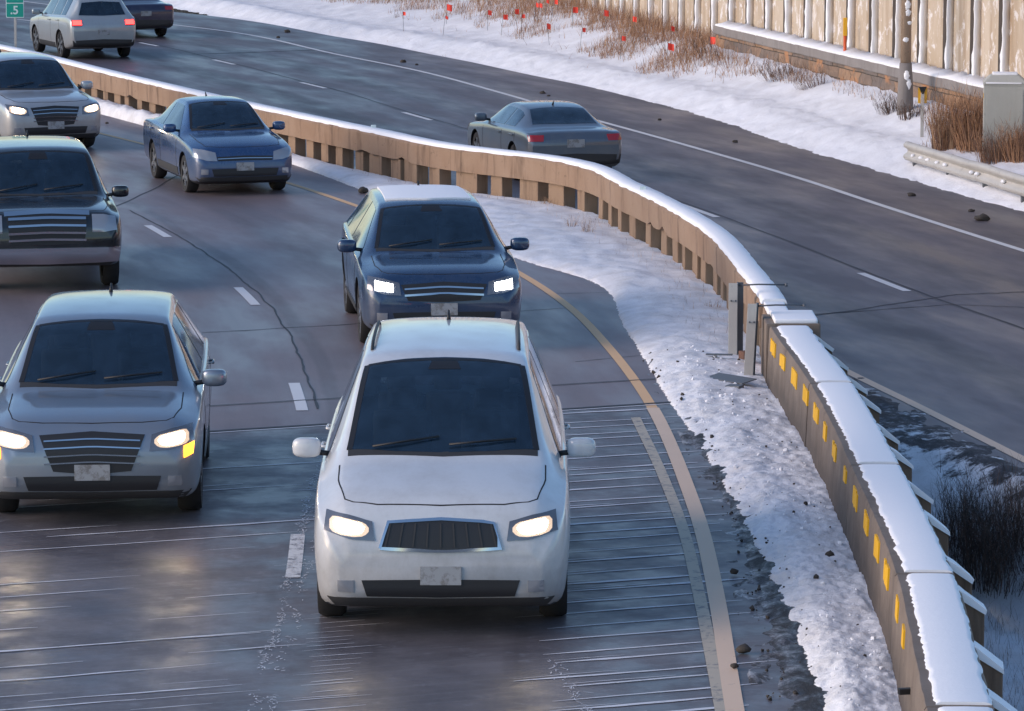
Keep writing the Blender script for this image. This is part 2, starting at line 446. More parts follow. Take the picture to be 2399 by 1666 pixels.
# concrete deck of the bridge in the foreground, up to its skewed joint
JA, JB = G(440, 972), G(1450, 908)
def joint_y(X): return JA.y + (X - JA.x) * (JB.y - JA.y) / (JB.x - JA.x)
rows, uv = [], []
xs = frange(-13.0, 3.3, 0.5)
for i in range(41):
    t = i / 40
    rows.append([(min(x, cBar(8 + (joint_y(x) - 8) * t) + 0.2), 8 + (joint_y(x) - 8) * t, 0.004) for x in xs]); uv.append([(x - cDash(8 + (joint_y(x) - 8) * t), 8 + (joint_y(x) - 8) * t) for x in xs])
deck = tag(grid_obj('bridge_deck', rows, M['deck'], None, False, uv), kind='structure')
jd = (JB - JA).normalized()
def along_joint(x0, x1, dy): return [(x, joint_y(x) + dy + 0.015 * fbm(x * 2.1, dy)) for x in frange(x0, x1, 0.25)]
ribbons_obj('deck_joint', [ribbon('', along_joint(-13, 3.0, 0.02), 0.07, 0.008, None), ribbon('', along_joint(-13, 3.0, 1.75), 0.035, 0.008, None, )], M['crack'], deck)
ribbons_obj('joint_edge', [ribbon('', along_joint(-13, 3.0, -0.09), 0.03, 0.0085, None, 0.6)], M['salt'], deck)
# pale salt-filled tining cracks
strips = []
random.seed(21)
def tine(x0, x1, ybase, w):
    k = 0.36 + random.uniform(-0.012, 0.012); ph = random.uniform(0, 50)
    pts = [(x, ybase + k * (x - x0) + 0.022 * fbm(x * 1.3, ph)) for x in frange(x0, x1, 0.12)]
    n = len(pts)
    ws = [max(0.003, w * (0.55 + 0.9 * abs(fbm(x * 0.9, ph + 7))) * min(1, (i + 1) / 4, (n - i) / 4)) for i, (x, _) in enumerate(pts)]
    strips.append(ribbon('', pts, ws, 0.0085 + random.uniform(0, 0.0015), None))
y = 22.5
while y < 39.3:                                                     # on the inner lane, right of the white car
    x0 = random.uniform(0.0, 0.4); x1 = random.uniform(1.55, 2.0)
    if y + 0.36 * (x1 + 0.6) < joint_y(x1) - 0.15: tine(x0, x1, y + 0.36 * (x0 + 0.6), random.uniform(0.034, 0.058))
    if random.random() < 0.25: tine(x0, x0 + random.uniform(0.4, 0.9), y + 0.36 * (x0 + 0.6) + 0.08, 0.02)
    y += random.choice([0.30, 0.36, 0.42, 0.5, 0.62])
y = 20.0
while y < 37.0:                                                     # on the outer lane
    x0 = random.uniform(-6.0, -3.4); x1 = x0 + random.uniform(0.6, 3.0); x1 = min(x1, -1.5)
    if y < 31 or random.random() < 0.45:
        tine(x0, x1, y + 0.36 * (x0 + 4), random.uniform(0.024, 0.046))
    if random.random() < 0.4:
        xa = random.uniform(-2.9, -1.9); tine(xa, xa + random.uniform(0.3, 1.0), y + 0.36 * (xa + 4), random.uniform(0.012, 0.03))
    y += random.choice([0.22, 0.3, 0.36, 0.44, 0.55])
y = 26.5
while y < 29.6:
    tine(-1.55 + random.uniform(-.15, .15), -1.1 + random.uniform(-.15, .15), y, 0.022); y += random.uniform(0.1, 0.22)
# broken salt film along the lane joint
random.seed(61)
for _ in range(1500):
    Yq = 38.6 - 15.5 * random.random() ** 0.8
    off_ = random.gauss(0, 0.022) + 0.08 * fbm(Yq * 0.9, 3.3) + random.choice([0, 0, 0, 0.12])
    if fbm(Yq * 1.1, 5.5) + random.uniform(-.4, .4) < -0.05: continue
    x = -1.83 + off_; an = random.gauss(1.5, 0.7); ln = random.uniform(0.012, 0.06)
    pts = [(x + math.cos(an) * ln * t + 0.012 * fbm(t * 3, _), Yq + math.sin(an) * ln * t) for t in (-.5, -.2, .1, .35, .5)]
    w = random.uniform(0.003, 0.014); strips.append(ribbon('', pts, [w * .2, w, w * random.uniform(.4, 1.2), w * .7, w * .1], 0.0105, None))
for (xa, ya, xb, yb) in ((-1.75, 26.8, -1.25, 23.2), (0.28, 27.9, 0.62, 25.7), (-1.75, 26.2, -1.5, 24.8)):
    for _ in range(110):
        t = random.random(); an = math.atan2(yb - ya, xb - xa) + random.gauss(0, .5); ln = random.uniform(.015, .09)
        x, y_ = xa + (xb - xa) * t + random.gauss(0, .03), ya + (yb - ya) * t
        w = random.uniform(0.003, 0.010); strips.append(ribbon('', [(x, y_), (x + math.cos(an) * ln * .5, y_ + math.sin(an) * ln * .5), (x + math.cos(an) * ln, y_ + math.sin(an) * ln)], [w * .2, w, w * .2], 0.0105, None))
ribbons_obj('salt_cracks', strips, M['salt'], deck)

# lane markings
def seg(c, a, b, u=0.0, st=0.5): return [c.off(Y, u) for Y in frange(a, b, st)]
dl = [ribbon('', seg(cDash, a, b), 0.125, 0.005, None, 0.05) for a, b in ((39.8, 41.75), (48.45, 50.25), (56.25, 57.85), (64.2, 66.0), (72.5, 74.2), (81, 82.8), (90, 91.8))]
ribbons_obj('lane_line', dl, M['white_paint'], road)
ribbons_obj('lane_line', [ribbon('', seg(cDash, a, b), 0.125, 0.009, None, 0.04) for a, b in ((22.0, 23.7), (30.95, 32.85))], M['white_worn'], deck)
ye = joint_y(1.45)
ribbons_obj('edge_line', [ribbon('', seg(cYL, ye - 0.25, 125), 0.115, 0.005, None, 0.04)], M['yellow_line'], road)
ribbons_obj('edge_line', [ribbon('', seg(cYL, 10, ye - 0.3, 0, 0.3), 0.135, 0.0125, None, 0.06)], M['tan_line'], deck)
old = Curve([(1.36, 14), (1.47, 26.4), (1.50, 30), (1.50, 33), (1.42, 36), (1.28, 39.3)])
ribbons_obj('old_edge_line', [ribbon('', [(old(Y), Y) for Y in frange(10, 39.3, 0.3)], 0.10, 0.011, None, 0.1)], M['pale_line'], deck)
rd = [ribbon('', seg(cRD, a, b), 0.125, ZR + 0.005, None, 0.05) for a, b in ((43.5, 45.3), (53.05, 55.15), (62.8, 65.0), (73.2, 75.2), (82.6, 84.75), (92.1, 94.1), (100.75, 102.7), (108.6, 110.2), (115.2, 116.8), (121.3, 122.6), (128, 129.5))]
ribbons_obj('lane_line', rd, M['white_paint'], road2)
ribbons_obj('edge_line', [ribbon('', seg(cWL, 36, 160, 0, 1.0), 0.135, ZR + 0.005, None, 0.03)], M['white_paint'], road2)
cYR = Curve([(6.9, 31), (5.28, 39.1), (4.6, 42.5), (3.99, 45.4), (3.05, 50.5)])
ribbons_obj('inner_edge_line', [ribbon('', seg(cYR, 26, 50.5), 0.13, ZR + 0.005, None, 0.04)], M['tan_line'], road2)
# tar seams and cracks
def wander(pts, amp, n=30, z=0.0, w=0.03):
    out = []
    for a, b in zip(pts[:-1], pts[1:]):
        for i in range(n):
            t = i / n; out.append((a[0] + (b[0] - a[0]) * t + amp * fbm(i * 0.21, a[1]), a[1] + (b[1] - a[1]) * t + amp * fbm(i * 0.21, a[0] + 9)))
    out.append(tuple(pts[-1][:2]))
    return ribbon('', out, [w * (0.6 + 0.8 * abs(fbm(i * 0.3, pts[0][0]))) for i in range(len(out))], z, None)
gp = lambda L_, z=0.0: [tuple(G(x, y, z)[:2]) for x, y in L_]
sl = [wander(seg(cDash, 39.9, 60, 0.17, 1.6), 0.035, 8, 0.0042, 0.032),
      wander(gp([(300, 755), (760, 730), (1290, 690)]), 0.05, 26, 0.0042, 0.03),
      wander(gp([(1220, 660), (1440, 655)]), 0.03, 14, 0.0042, 0.02),
      wander(gp([(250, 470), (420, 385)]), 0.05, 14, 0.0042, 0.03), wander(gp([(1290, 812), (1445, 798)]), 0.03, 14, 0.0042, 0.02)]
ribbons_obj('tar_seam', sl, M['crack'], road)
sr = [wander(seg(cRD, 34, 120, 0.13, 3.0), 0.02, 8, ZR + 0.0042, 0.035),
      wander(gp([(1810, 712), (2140, 662), (2298, 655)], ZR), 0.06, 26, ZR + 0.0042, 0.05),
      wander(gp([(1830, 706), (2130, 684), (2298, 690)], ZR), 0.05, 26, ZR + 0.0042, 0.04),
      wander(gp([(430, 122), (560, 118), (720, 112)], ZR), 0.05, 12, ZR + 0.0042, 0.16)]
ribbons_obj('tar_seam', sr, M['crack'], road2)

# slush and grit strip between the inner yellow line and the plowed snow
rows = []
for Y in frange(16, 47, 0.12):
    a, b = cYL(Y) + 0.10, cSL(Y) + 0.35
    rows.append([(a + (b - a) * t, Y, 0.0 + (-0.03 if j in (0,) else 0.012 + 0.022 * fbm(2.6 * (a + (b - a) * t), Y * 1.6, 2) + 0.018 * fbm(9 * (a + (b - a) * t), Y * 7, 5, 3) - 0.022 * (1 - t) ** 2 + 0.026 * min(1, max(0, t - 0.28) * 5) - max(0, (Y - 41)) * 0.008)) for j, t in enumerate([0, 0.06, 0.14, 0.22, 0.3, 0.38, 0.46, 0.54, 0.62, 0.7, 0.78, 0.86, 0.93, 1.0])])
uv = [[(t, q[0][1]) for t in (0, 0.06, 0.14, 0.22, 0.3, 0.38, 0.46, 0.54, 0.62, 0.7, 0.78, 0.86, 0.93, 1.0)] for q in rows]
tag(grid_obj('slush', rows, M['slush'], None, True, uv), kind='stuff', label='dark grit and slush along the inner yellow line', cat='slush')

# snow plowed against the median barrier
def zmed(X, Y):
    a, b = cSL(Y), cBar(Y)
    t = (X - a) / max(0.2, b - a)
    near = max(0.0, min(1.0, (45 - Y) / 6))
    far = max(0.0, min(1.0, (Y - 68) / 8))
    h = 0.13 + 0.02 * near + 0.13 * far
    env = h * (1 - math.exp(-max(0, t + 0.02) * (5 - 2.4 * near))) * (1 - (0.62 if Y > 43 and Y < 72 else 0.35) * max(0, t) ** 2) - 0.05 * math.exp(-((t + 0.12) / 0.1) ** 2)
    if t < 0: env = -0.05 + t * 0.4
    if near > 0:
        r = math.exp(-((t - 0.34) / 0.22) ** 2)
        env += near * 0.035 * r
    amp = 0.028 + 0.004 * near + 0.03 * far
    z = env + amp * fbm(X * 2.2, Y * 1.7, 3) + 0.5 * amp * fbm(X * 9, Y * 8, 5, 3) * (0.4 + 0.9 * near)
    if near > 0: z += near * (0.016 * abs(fbm(X * 16, Y * 15, 8, 2)) + 0.010 * fbm(X * 24, Y * 19, 2, 2))
    return z
def snow_strip(y0, y1, dy, nx, pieces):
    rows = []
    for Y in frange(y0, y1, dy):
        a, b = cSL(Y) - 0.25, cBar(Y) + 0.12
        a += 0.10 * fbm(Y * 0.9, 3.3) + 0.05 * fbm(Y * 3.7, 8.8)
        rows.append([(a + (b - a) * j / nx, Y, zmed(a + (b - a) * j / nx, Y)) for j in range(nx + 1)])
    return rows
sb = grid_obj('snow_bank', snow_strip(16, 48, 0.035, 52, 1), M['snow_median']); tag(sb, kind='structure')
sb = grid_obj('snow_bank', snow_strip(48, 118, 0.09, 44, 1), M['snow_median']); tag(sb, kind='structure')

# low ground between the barrier and the far carriageway
def zlow(X, Y):
    e = cRD.off(Y, -3.55)[0] - X                    # metres in from the asphalt edge
    drop = max(0.0, min(1.0, (41.0 - Y) / 5.0)) * max(0.0, min(1.0, (e - 0.25) / 0.9))
    return ZR + 0.008 - 1.0 * drop + 0.03 * fbm(X * 1.7, Y * 1.4, 9) + 0.02 * fbm(X * 8, Y * 8, 4, 3) - 0.06 * max(0, min(1, (0.1 - e) / 0.6))
rows = []
for Y in frange(12, 52, 0.16):
    a, b = cBar(Y) + 0.25, cRD.off(Y, -3.55)[0] + 0.75
    b = max(b, a + 0.5)
    rows.append([(a + (b - a) * j / 44, Y, zlow(a + (b - a) * j / 44, Y) if j < 44 else ZR - 0.06) for j in range(45)])
mlow = snow_material('ditch_snow_dirty', 0.5)
g = N(mlow); o_ = g.coord('Object'); x_, y_, z_ = g.sep(o_)
k_ = g.ramp(g.math('ADD', g.math('MULTIPLY', z_, 1.1), g.math('MULTIPLY', g.noise(o_, 2.2, 8, 0.72), 1.15)), [(-0.12 + 0.12, 0.0), (0.10, 1.0)])
old_ = mlow.node_tree.nodes['Principled BSDF'].inputs['Base Color'].links[0].from_socket
sl_ = g.ramp(g.noise(g.coord('Object', (1, .6, 1)), 7.0, 8, 0.75), [(0.40, (0.018, 0.016, 0.016)), (0.54, (0.05, 0.048, 0.054)), (0.68, (0.18, 0.18, 0.20))])
g.color(g.mix(k_, old_, sl_))
tag(grid_obj('median_ground', rows, mlow), kind='structure')

# snowy embankment on the far side, up to the noise wall
def zemb(X, Y):
    a, b = cSR(Y), wall_x(Y)
    ca = 1 / math.hypot(1, cSR.slope(Y))
    d, D = (X - a) * ca, max(2.0, (b - a) * ca)
    if d < 0: return ZR - 0.05 + d * 0.4
    t = min(1.0, d / D)
    s = t * t * (3 - 2 * t)
    z = ZR + 0.88 * s + 0.16 * math.exp(-((d - 0.75) / 0.55) ** 2) * (1 - math.exp(-d / 0.2)) + 0.1 * (1 - math.exp(-d / 0.25)) - 0.04
    z += 0.05 * fbm(X * 0.9, Y * 0.8, 1) + 0.03 * fbm(X * 4, Y * 3.6, 6, 3) * (1.3 - t) + 0.02 * fbm(X * 11, Y * 10, 2, 2) * (1 - 0.6 * t)
    return z
rows = []
for Y in frange(40, 185, 0.16):
    a, b = cSR(Y) - 0.3 + 0.10 * fbm(Y * 0.8, 1.1) + 0.06 * fbm(Y * 3.1, 7.7), wall_x(Y) + 0.3
    b = max(b, a + 3)
    rows.append([(a + (b - a) * (j / 56) ** 1.15, Y, zemb(a + (b - a) * (j / 56) ** 1.15, Y)) for j in range(57)])
tag(grid_obj('snow_field', rows, M['snow_field']), kind='structure')
rows = [[(wall_x(Y) + 0.25 + q, Y, 0.45 + 0.02 * q) for q in (0, 5, 20, 80, 300)] for Y in (20, 60, 100, 140, 190, 260)]
tag(grid_obj('snow_field', rows, M['snow_low']), kind='structure')

def on_emb(x, y, dz=0.0, k=KD):
    """embankment point whose spot dz above the snow shows at picture position (x, y)"""
    z = 0.2
    for _ in range(30):
        p = G(x, y, z + dz, k); z = 0.6 * z + 0.4 * zemb(p.x, p.y)
    p = G(x, y, z + dz, k)
    return Vector((p.x, p.y, zemb(p.x, p.y)))

# ------------------------------------------------------------------ median barriers
def barrier_run(c, y0, y1, st):
    """stations along the barrier face: (point, tangent, normal to the right)"""
    out, prev, s = [], None, 0.0
    for Y in frange(y0, y1, st):
        k = c.slope(Y); q = math.hypot(1, k)
        p = Vector((c(Y), Y, 0))
        if prev is not None: s += (p - prev).length
        prev = p
        out.append((p, Vector((k / q, 1 / q, 0)), Vector((1 / q, -k / q, 0)), s))
    return out

def sweep(name, run, prof, m, parent, smooth=False, jit=None):
    vs, fs = [], []
    n = len(prof)
    for i, (p, t, nr, s) in enumerate(run):
        for j, (u, z) in enumerate(prof):
            du, dz = jit(i, j, s) if jit else (0, 0)
            q = p + nr * (u + du); vs.append((q.x, q.y, z + dz))
    for i in range(len(run) - 1):
        for j in range(n):
            a, b = i * n + j, i * n + (j + 1) % n
            fs.append((a, b, b + n, a + n))
    fs.append(tuple(range(n - 1, -1, -1))); fs.append(tuple((len(run) - 1) * n + j for j in range(n)))
    o = from_py(name, vs, fs, m, parent, smooth)
    bm = bmesh.new(); bm.from_mesh(o.data); bmesh.ops.recalc_face_normals(bm, faces=bm.faces[:]); bm.to_mesh(o.data); bm.free()
    o.data.set_sharp_from_angle(angle=R(40))
    return o

def snow_cap(run, u0, u1, z, h, parent, seed, rag=0.02):
    prof = [(u0, z - 0.004), (u0 + 0.012, z + h * 0.6), (u0 + 0.04, z + h), ((u0 + u1) / 2, z + h * 1.08), (u1 - 0.04, z + h), (u1 - 0.012, z + h * 0.6), (u1, z - 0.004)]
    def jit(i, j, s):
        if j in (0, 1, 2): return (rag * fbm(s * 3.1, seed, 1) + rag * 0.8 * fbm(s * 13, seed, 4, 2), 0)
        if j in (4, 5, 6): return (rag * 0.7 * fbm(s * 3.3, seed + 5, 1), 0)
        return (0, 0.003 * fbm(s * 0.8, seed))
    return sweep('snow_cap', run, prof, M['snow_clean'], parent, True, jit)

# far run: concrete rail on posts
rail_thing = tag(empty('concrete_guard_rail', (cBar(60), 60, 0)), 'long tan concrete rail on stubby posts capped with snow between the carriageways', 'barrier')
def child_local(o, thing):
    o.matrix_parent_inverse = thing.matrix_world.inverted()
    return o
bpy.context.view_layer.update()
TH = 0.30
run = barrier_run(cBar, 42.9, 116, 0.22)
chips = [(s_, w_, d_) for s_, w_, d_ in ((10.6, 0.30, 0.10), (11.5, 0.22, 0.07), (2.0, 1.3, 0.14), (22.5, 0.35, 0.08), (24.3, 0.3, 0.07), (38.0, 0.3, 0.09), (6.5, 0.25, 0.06), (0.3, 0.8, 0.16))]
def railjit(i, j, s):
    if j in (0, 4):                                   # broken lower edge
        d = sum(dp * max(0, 1 - abs(s - s0) / w0) for s0, w0, dp in chips)
        return (0, d * (0.8 + 0.5 * fbm(s * 6, 2)) + 0.008 * fbm(s * 5, 4))
    return (0.008 * fbm(s * 0.6, j), 0.012 * fbm(s * 0.25, 3) if j in (1, 2, 3) else 0)
o = sweep('rail', run, [(0.0, 0.375), (-0.01, 0.70), (0.02, 0.735), (TH, 0.735), (TH, 0.375)], M['rail'], rail_thing, False, railjit); child_local(o, rail_thing)
o = snow_cap(run, 0.015, TH + 0.01, 0.733, 0.055, rail_thing, 3, 0.015); child_local(o, rail_thing)
random.seed(5)
s_at = 0.55
i = 0
npost = 0
while s_at < run[-1][3] - 1 and npost < 96:
    while run[i][3] < s_at: i += 1
    p, t, nr, s = run[i]
    w = random.choice([0.30, 0.42, 0.34, 0.50]); d = 0.22
    bm = bmesh.new()
    mt = Matrix(((nr.x, t.x, 0, p.x), (nr.y, t.y, 0, p.y), (0, 0, 1, 0), (0, 0, 0, 1)))
    add_box(bm, (0.06, -w / 2, -0.42), (0.06 + d, w / 2, 0.39 + (0.06 if any(abs(s - c0[0]) < c0[1] for c0 in chips) else 0)), 0, 0.018, 0, mt)
    if random.random() < 0.45: add_box(bm, (0.02, -w / 2 - 0.15, -0.42), (0.06 + d * 0.8, -w / 2 - 0.03, 0.388), 0, 0.014, 0, mt)
    bmesh.ops.transform(bm, matrix=Matrix.Translation((0, 0, 0)), verts=bm.verts[:])
    for v in bm.verts:
        v.co += Vector((0.012 * fbm(v.co.x * 5, v.co.z * 6, s), 0.012 * fbm(v.co.y * 5, v.co.z * 6, s + 3), 0))
    o = bm_obj('post', bm, M['post'], rail_thing); child_local(o, rail_thing)
    s_at += random.uniform(0.72, 1.12); npost += 1

# near run: cast barrier sections on the bridge
ys = [41.15, 37.0, 32.3, 27.6, 23.4, 19.2]
names = ['farthest of the bridge barrier sections, beside the two steel posts, snow on top', 'second farthest bridge barrier section, next after the one at the steel posts',
         'middle bridge barrier section under smooth snow, partly torn yellow patches', 'second nearest whole bridge barrier section, last ones of the yellow patches on its side',
         'nearest bridge barrier section, cut by the bottom of the picture']
tape_px = [(1702, 752, .35, .9), (1724, 782, 1, 1), (1753, 813, .95, 1), (1782, 850, 1, 1.1), (1811, 888, .95, 1.05), (1838, 930, 1, 1.05), (1864, 970, .55, 1), (1887, 1015, .75, 1), (1914, 1068, .5, .9), (1937, 1120, .8, 1.05), (1959, 1175, .7, 1.1), (1980, 1232, .85, 1.15), (1998, 1290, .85, 1.1), (2022, 1370, .55, 1.15), (2036, 1432, .45, 1.0)]
JT = 0.44
posts_right = [40.6, 39.2, 37.6, 36.4, 34.6, 33.3, 31.6, 30.2, 28.3, 27.2, 25.3, 23.9, 22.6]
random.seed(11)
for n in range(5):
    y1, y0 = ys[n] - 0.012, ys[n + 1] + 0.012
    th = tag(empty('barrier_section', (cBar((y0 + y1) / 2), (y0 + y1) / 2, 0)), names[n], 'barrier', 'concrete barrier sections on the bridge')
    bpy.context.view_layer.update()
    run = barrier_run(cBar, y0, y1, 0.12)
    child_local(sweep('body', run, [(-0.03, -0.6), (-0.03, 0.05), (0.0, 0.69), (0.015, 0.712), (JT - 0.015, 0.712), (JT, 0.69), (JT + 0.03, -1.3)], M['jersey'], th, False,
          lambda i, j, s: (0.006 * fbm(s * 1.2, j * 3.1, n) + 0.004 * fbm(s * 6, j, n + 5), 0)), th)
    child_local(snow_cap(barrier_run(cBar, y0 + 0.05, y1 - 0.05, 0.06), 0.07, JT - 0.012, 0.710, 0.020, th, 20 + n, 0.022), th)
    # yellow patches
    for (px, py, wk, hk) in tape_px:
        p = G(px, py, 0.56)
        best = p.y
        # the face point seen there: march the height until it lies on the face
        zz = 0.56
        for _ in range(40):
            p = G(px, py, zz)
            zz += max(-0.03, min(0.03, (p.x - (cBar(p.y) - 0.006)) * 0.0))
        if not (y0 + 0.05 < p.y < y1 - 0.02): continue
        k = cBar.slope(p.y); q = math.hypot(1, k)
        t = Vector((k / q, 1 / q, 0)); nr = Vector((1 / q, -k / q, 0))
        base = Vector((cBar(p.y), p.y, 0)); bm = bmesh.new()
        W_, H_ = 0.50 * wk, 0.155 * hk
        zc = 0.565
        strips_ = max(2, int(round(5 * wk))); cuts = [random.uniform(0, 0.35) if random.random() < 0.45 else random.uniform(0, .06) for _ in range(strips_)]
        for a in range(strips_):
            s0, s1 = -W_ / 2 + W_ * a / strips_, -W_ / 2 + W_ * (a + 1) / strips_ - (0.012 if random.random() < 0.3 else 0)
            zt, zb_ = zc + H_ / 2 * (1 - cuts[a]), zc - H_ / 2 * (1 - random.uniform(0, .25))
            face_u = lambda z: -0.03 + 0.03 * (z - 0.05) / 0.64
            vs = []
            for (ss, z2) in ((s0, zb_), (s1, zb_), (s1, zt), (s0, zt)):
                pp = base + t * ss + nr * (face_u(z2) - 0.0135); vs.append(bm.verts.new((pp.x, pp.y, z2)))
            for (ss, z2) in ((s0, zb_), (s1, zb_), (s1, zt), (s0, zt)):
                pp = base + t * ss + nr * (face_u(z2) + 0.004); vs.append(bm.verts.new((pp.x, pp.y, z2)))
            bm.faces.new(vs[:4]); bm.faces.new(vs[4:])
            for e in range(4): bm.faces.new((vs[e], vs[(e + 1) % 4], vs[4 + (e + 1) % 4], vs[4 + e]))
        child_local(bm_obj('yellow_patch', bm, M['tape'], th), th)
    # timber props behind the section, each with a wedge of snow
    for Yp in posts_right:
        if not (y0 < Yp <= y1): continue
        k = cBar.slope(Yp); q = math.hypot(1, k)
        mt = Matrix(((1 / q, k / q, 0, cBar(Yp)), (-k / q, 1 / q, 0, Yp), (0, 0, 1, 0), (0, 0, 0, 1)))
        bm = bmesh.new()
        vs = add_box(bm, (JT + 0.005, -0.15, -1.5), (JT + 0.175, 0.15, 0.66), 0, 0.012)
        for v in bm.verts:
            if v.co.z > 0.5: v.co.z -= (v.co.x - JT) * 0.75
        bmesh.ops.transform(bm, matrix=mt, verts=bm.verts[:])
        po = child_local(bm_obj('prop_post', bm, M['timber'], th), th)
        bm = bmesh.new()
        pr = [(JT - 0.02, 0.655), (JT - 0.02, 0.72), (JT + 0.06, 0.665), (JT + 0.185, 0.565), (JT + 0.182, 0.53)]
        r0 = [bm.verts.new((u + 0.01 * random.uniform(-1, 1), -0.17, z)) for u, z in pr]; r1 = [bm.verts.new((u + 0.01 * random.uniform(-1, 1), 0.15, z - 0.02)) for u, z in pr]
        bm.faces.new(r0); bm.faces.new(r1)
        for a in range(5): bm.faces.new((r0[a], r0[(a + 1) % 5], r1[(a + 1) % 5], r1[a]))
        bmesh.ops.transform(bm, matrix=mt, verts=bm.verts[:])
        o = bm_obj('snow_cap', bm, M['snow_clean'], po); child_local(o, po)

# wide concrete end block where the rail meets the bridge barrier
bm = bmesh.new()
add_box(bm, (cBar(41.7) - 0.03, 41.19, -0.5), (cBar(41.7) + 0.56, 42.0, 0.735), 0, 0.02)
eb = tag(bm_obj('end_block', bm, M['jersey']), 'short concrete end block joining the tan rail to the bridge barrier', 'barrier')
bm = bmesh.new()
add_box(bm, (cBar(41.7) + 0.06, 41.21, 0.73), (cBar(41.7) + 0.53, 41.98, 0.785), 0, 0.02)
bm_obj('snow_cap', bm, M['snow_clean'], eb, True)
bm = bmesh.new()
add_box(bm, (2.80, 42.03, -0.4), (3.07, 42.86, 0.70), 0, 0.03)
for v in bm.verts: v.co += Vector((0.03 * fbm(v.co.y * 3, v.co.z * 4), 0, 0.03 * fbm(v.co.y * 3, 4)))
rb = tag(bm_obj('broken_rail_end', bm, M['rail']), 'broken reddish stub of concrete rail behind the two steel posts', 'barrier')
bm = bmesh.new(); add_box(bm, (2.83, 42.04, 0.70), (3.06, 42.86, 0.765), 0, 0.02); bm_obj('snow_cap', bm, M['snow_clean'], rb, True)

# two galvanised steel posts with tie rods across the barrier
def steel_post(px, py, tx, web, lab, leany):
    b = G(px, py, 0.10); 
    t = tag(empty('steel_post', b), lab, 'post', 'galvanised posts at the rail joint')
    h = 0.80
    bm = bmesh.new()
    add_box(bm, (-0.05, -0.012, -0.15), (0.05, 0.0, h), 0, 0.003)
    for v in bm.verts: v.co.y += v.co.z * leany[1]; v.co.x += v.co.z * leany[0]
    bm_obj('flange', bm, M['galv'], t)
    bm = bmesh.new()
    add_box(bm, (0.052, 0.0, -0.15), (0.060, 0.15, h - 0.005), 0, 0.0)
    add_box(bm, (0.062, 0.138, -0.15), (0.062 + web, 0.15, h - 0.008), 0, 0.0)
    for v in bm.verts: v.co.y += v.co.z * leany[1]; v.co.x += v.co.z * leany[0]
    bm_obj('web', bm, M['galv_dark'], t)
    bm = bmesh.new()
    for z in (h - 0.2,):
        for dx in (-0.02, 0.03): add_tube(bm, [(dx + z * leany[0], -0.012 + z * leany[1], z), (dx + z * leany[0], -0.035 + z * leany[1], z)], 0.011, 6)
    bm_obj('bolt', bm, M['galv_dark'], t)
    bm = bmesh.new(); zz = h - 0.035
    add_tube(bm, [(0.07 + zz * leany[0], 0.10, zz), (0.3, 0.12, zz + 0.008), (0.62, 0.14, zz)], 0.010, 6)
    add_tube(bm, [(0.60, 0.14, zz), (0.63, 0.14, zz)], 0.022, 6)
    bm_obj('tie_rod', bm, M['galv_dark'], t)
    return t
steel_post(1644, 792, 0, 0.065, 'farther of the two upright galvanised steel posts clamped to the rail end', (0.0, 0.02))
steel_post(1679, 845, 0, 0.02, 'nearer galvanised steel post, leaning, against the bridge barrier end', (0.05, 0.03))
p = G(1640, 858, 0.13); bm = bmesh.new()
add_box(bm, (-0.09, -0.22, 0.0), (0.10, 0.55, 0.012), 0.5, 0.004); add_box(bm, (-0.02, -0.42, -0.02), (0.06, -0.2, 0.03), 0.7, 0.004)
for v in bm.verts: v.co.z += v.co.y * 0.06 + v.co.x * 0.2
o = tag(bm_obj('metal_plate', bm, M['galv_dark']), 'bent dark metal plate lying in the snow by the nearer steel post', 'metal scrap'); o.location = p
p = G(1618, 797, 0.14); bm = bmesh.new()
add_box(bm, (-0.17, -0.03, 0.0), (0.13, 0.05, 0.012), -0.15, 0.003)
o = tag(bm_obj('metal_strip', bm, M['galv_dark']), 'thin dark metal strip half buried in snow below the farther steel post', 'metal scrap'); o.location = p
p = G(1672, 800, 0.16); bm = bmesh.new()
add_box(bm, (-0.05, -0.06, -0.03), (0.07, 0.08, 0.06), 0.4, 0.012)
o = tag(bm_obj('rusty_block', bm, M['rust']), 'small rusty steel block between the two steel posts', 'metal scrap'); o.location = p

# reflectors on the rail top
for px, py, lab in ((838, 288, 'small white reflector block on the rail top, farther one'), (1443, 428, 'small white reflector block on the rail top, nearer one')):
    p = G(px, py + 3, 0.76); bm = bmesh.new()
    add_box(bm, (-0.045, -0.03, 0.0), (0.045, 0.03, 0.07), 0, 0.01)
    o = tag(bm_obj('reflector', bm, M['sign_white']), lab, 'reflector', 'reflectors on the rail'); o.location = (p.x, p.y + 0.08, 0.765)
# small scrap hanging on the nearest section
p = G(2052, 1535, 0.5); bm = bmesh.new()
add_box(bm, (-0.05, -0.02, -0.02), (0.05, 0.03, 0.02), 0.2, 0.006)
o = tag(bm_obj('rubber_flap', bm, M['black']), 'small black rubber flap stuck to the side of the nearest barrier section', 'scrap'); o.location = (cBar(p.y) - 0.04, p.y, 0.45)

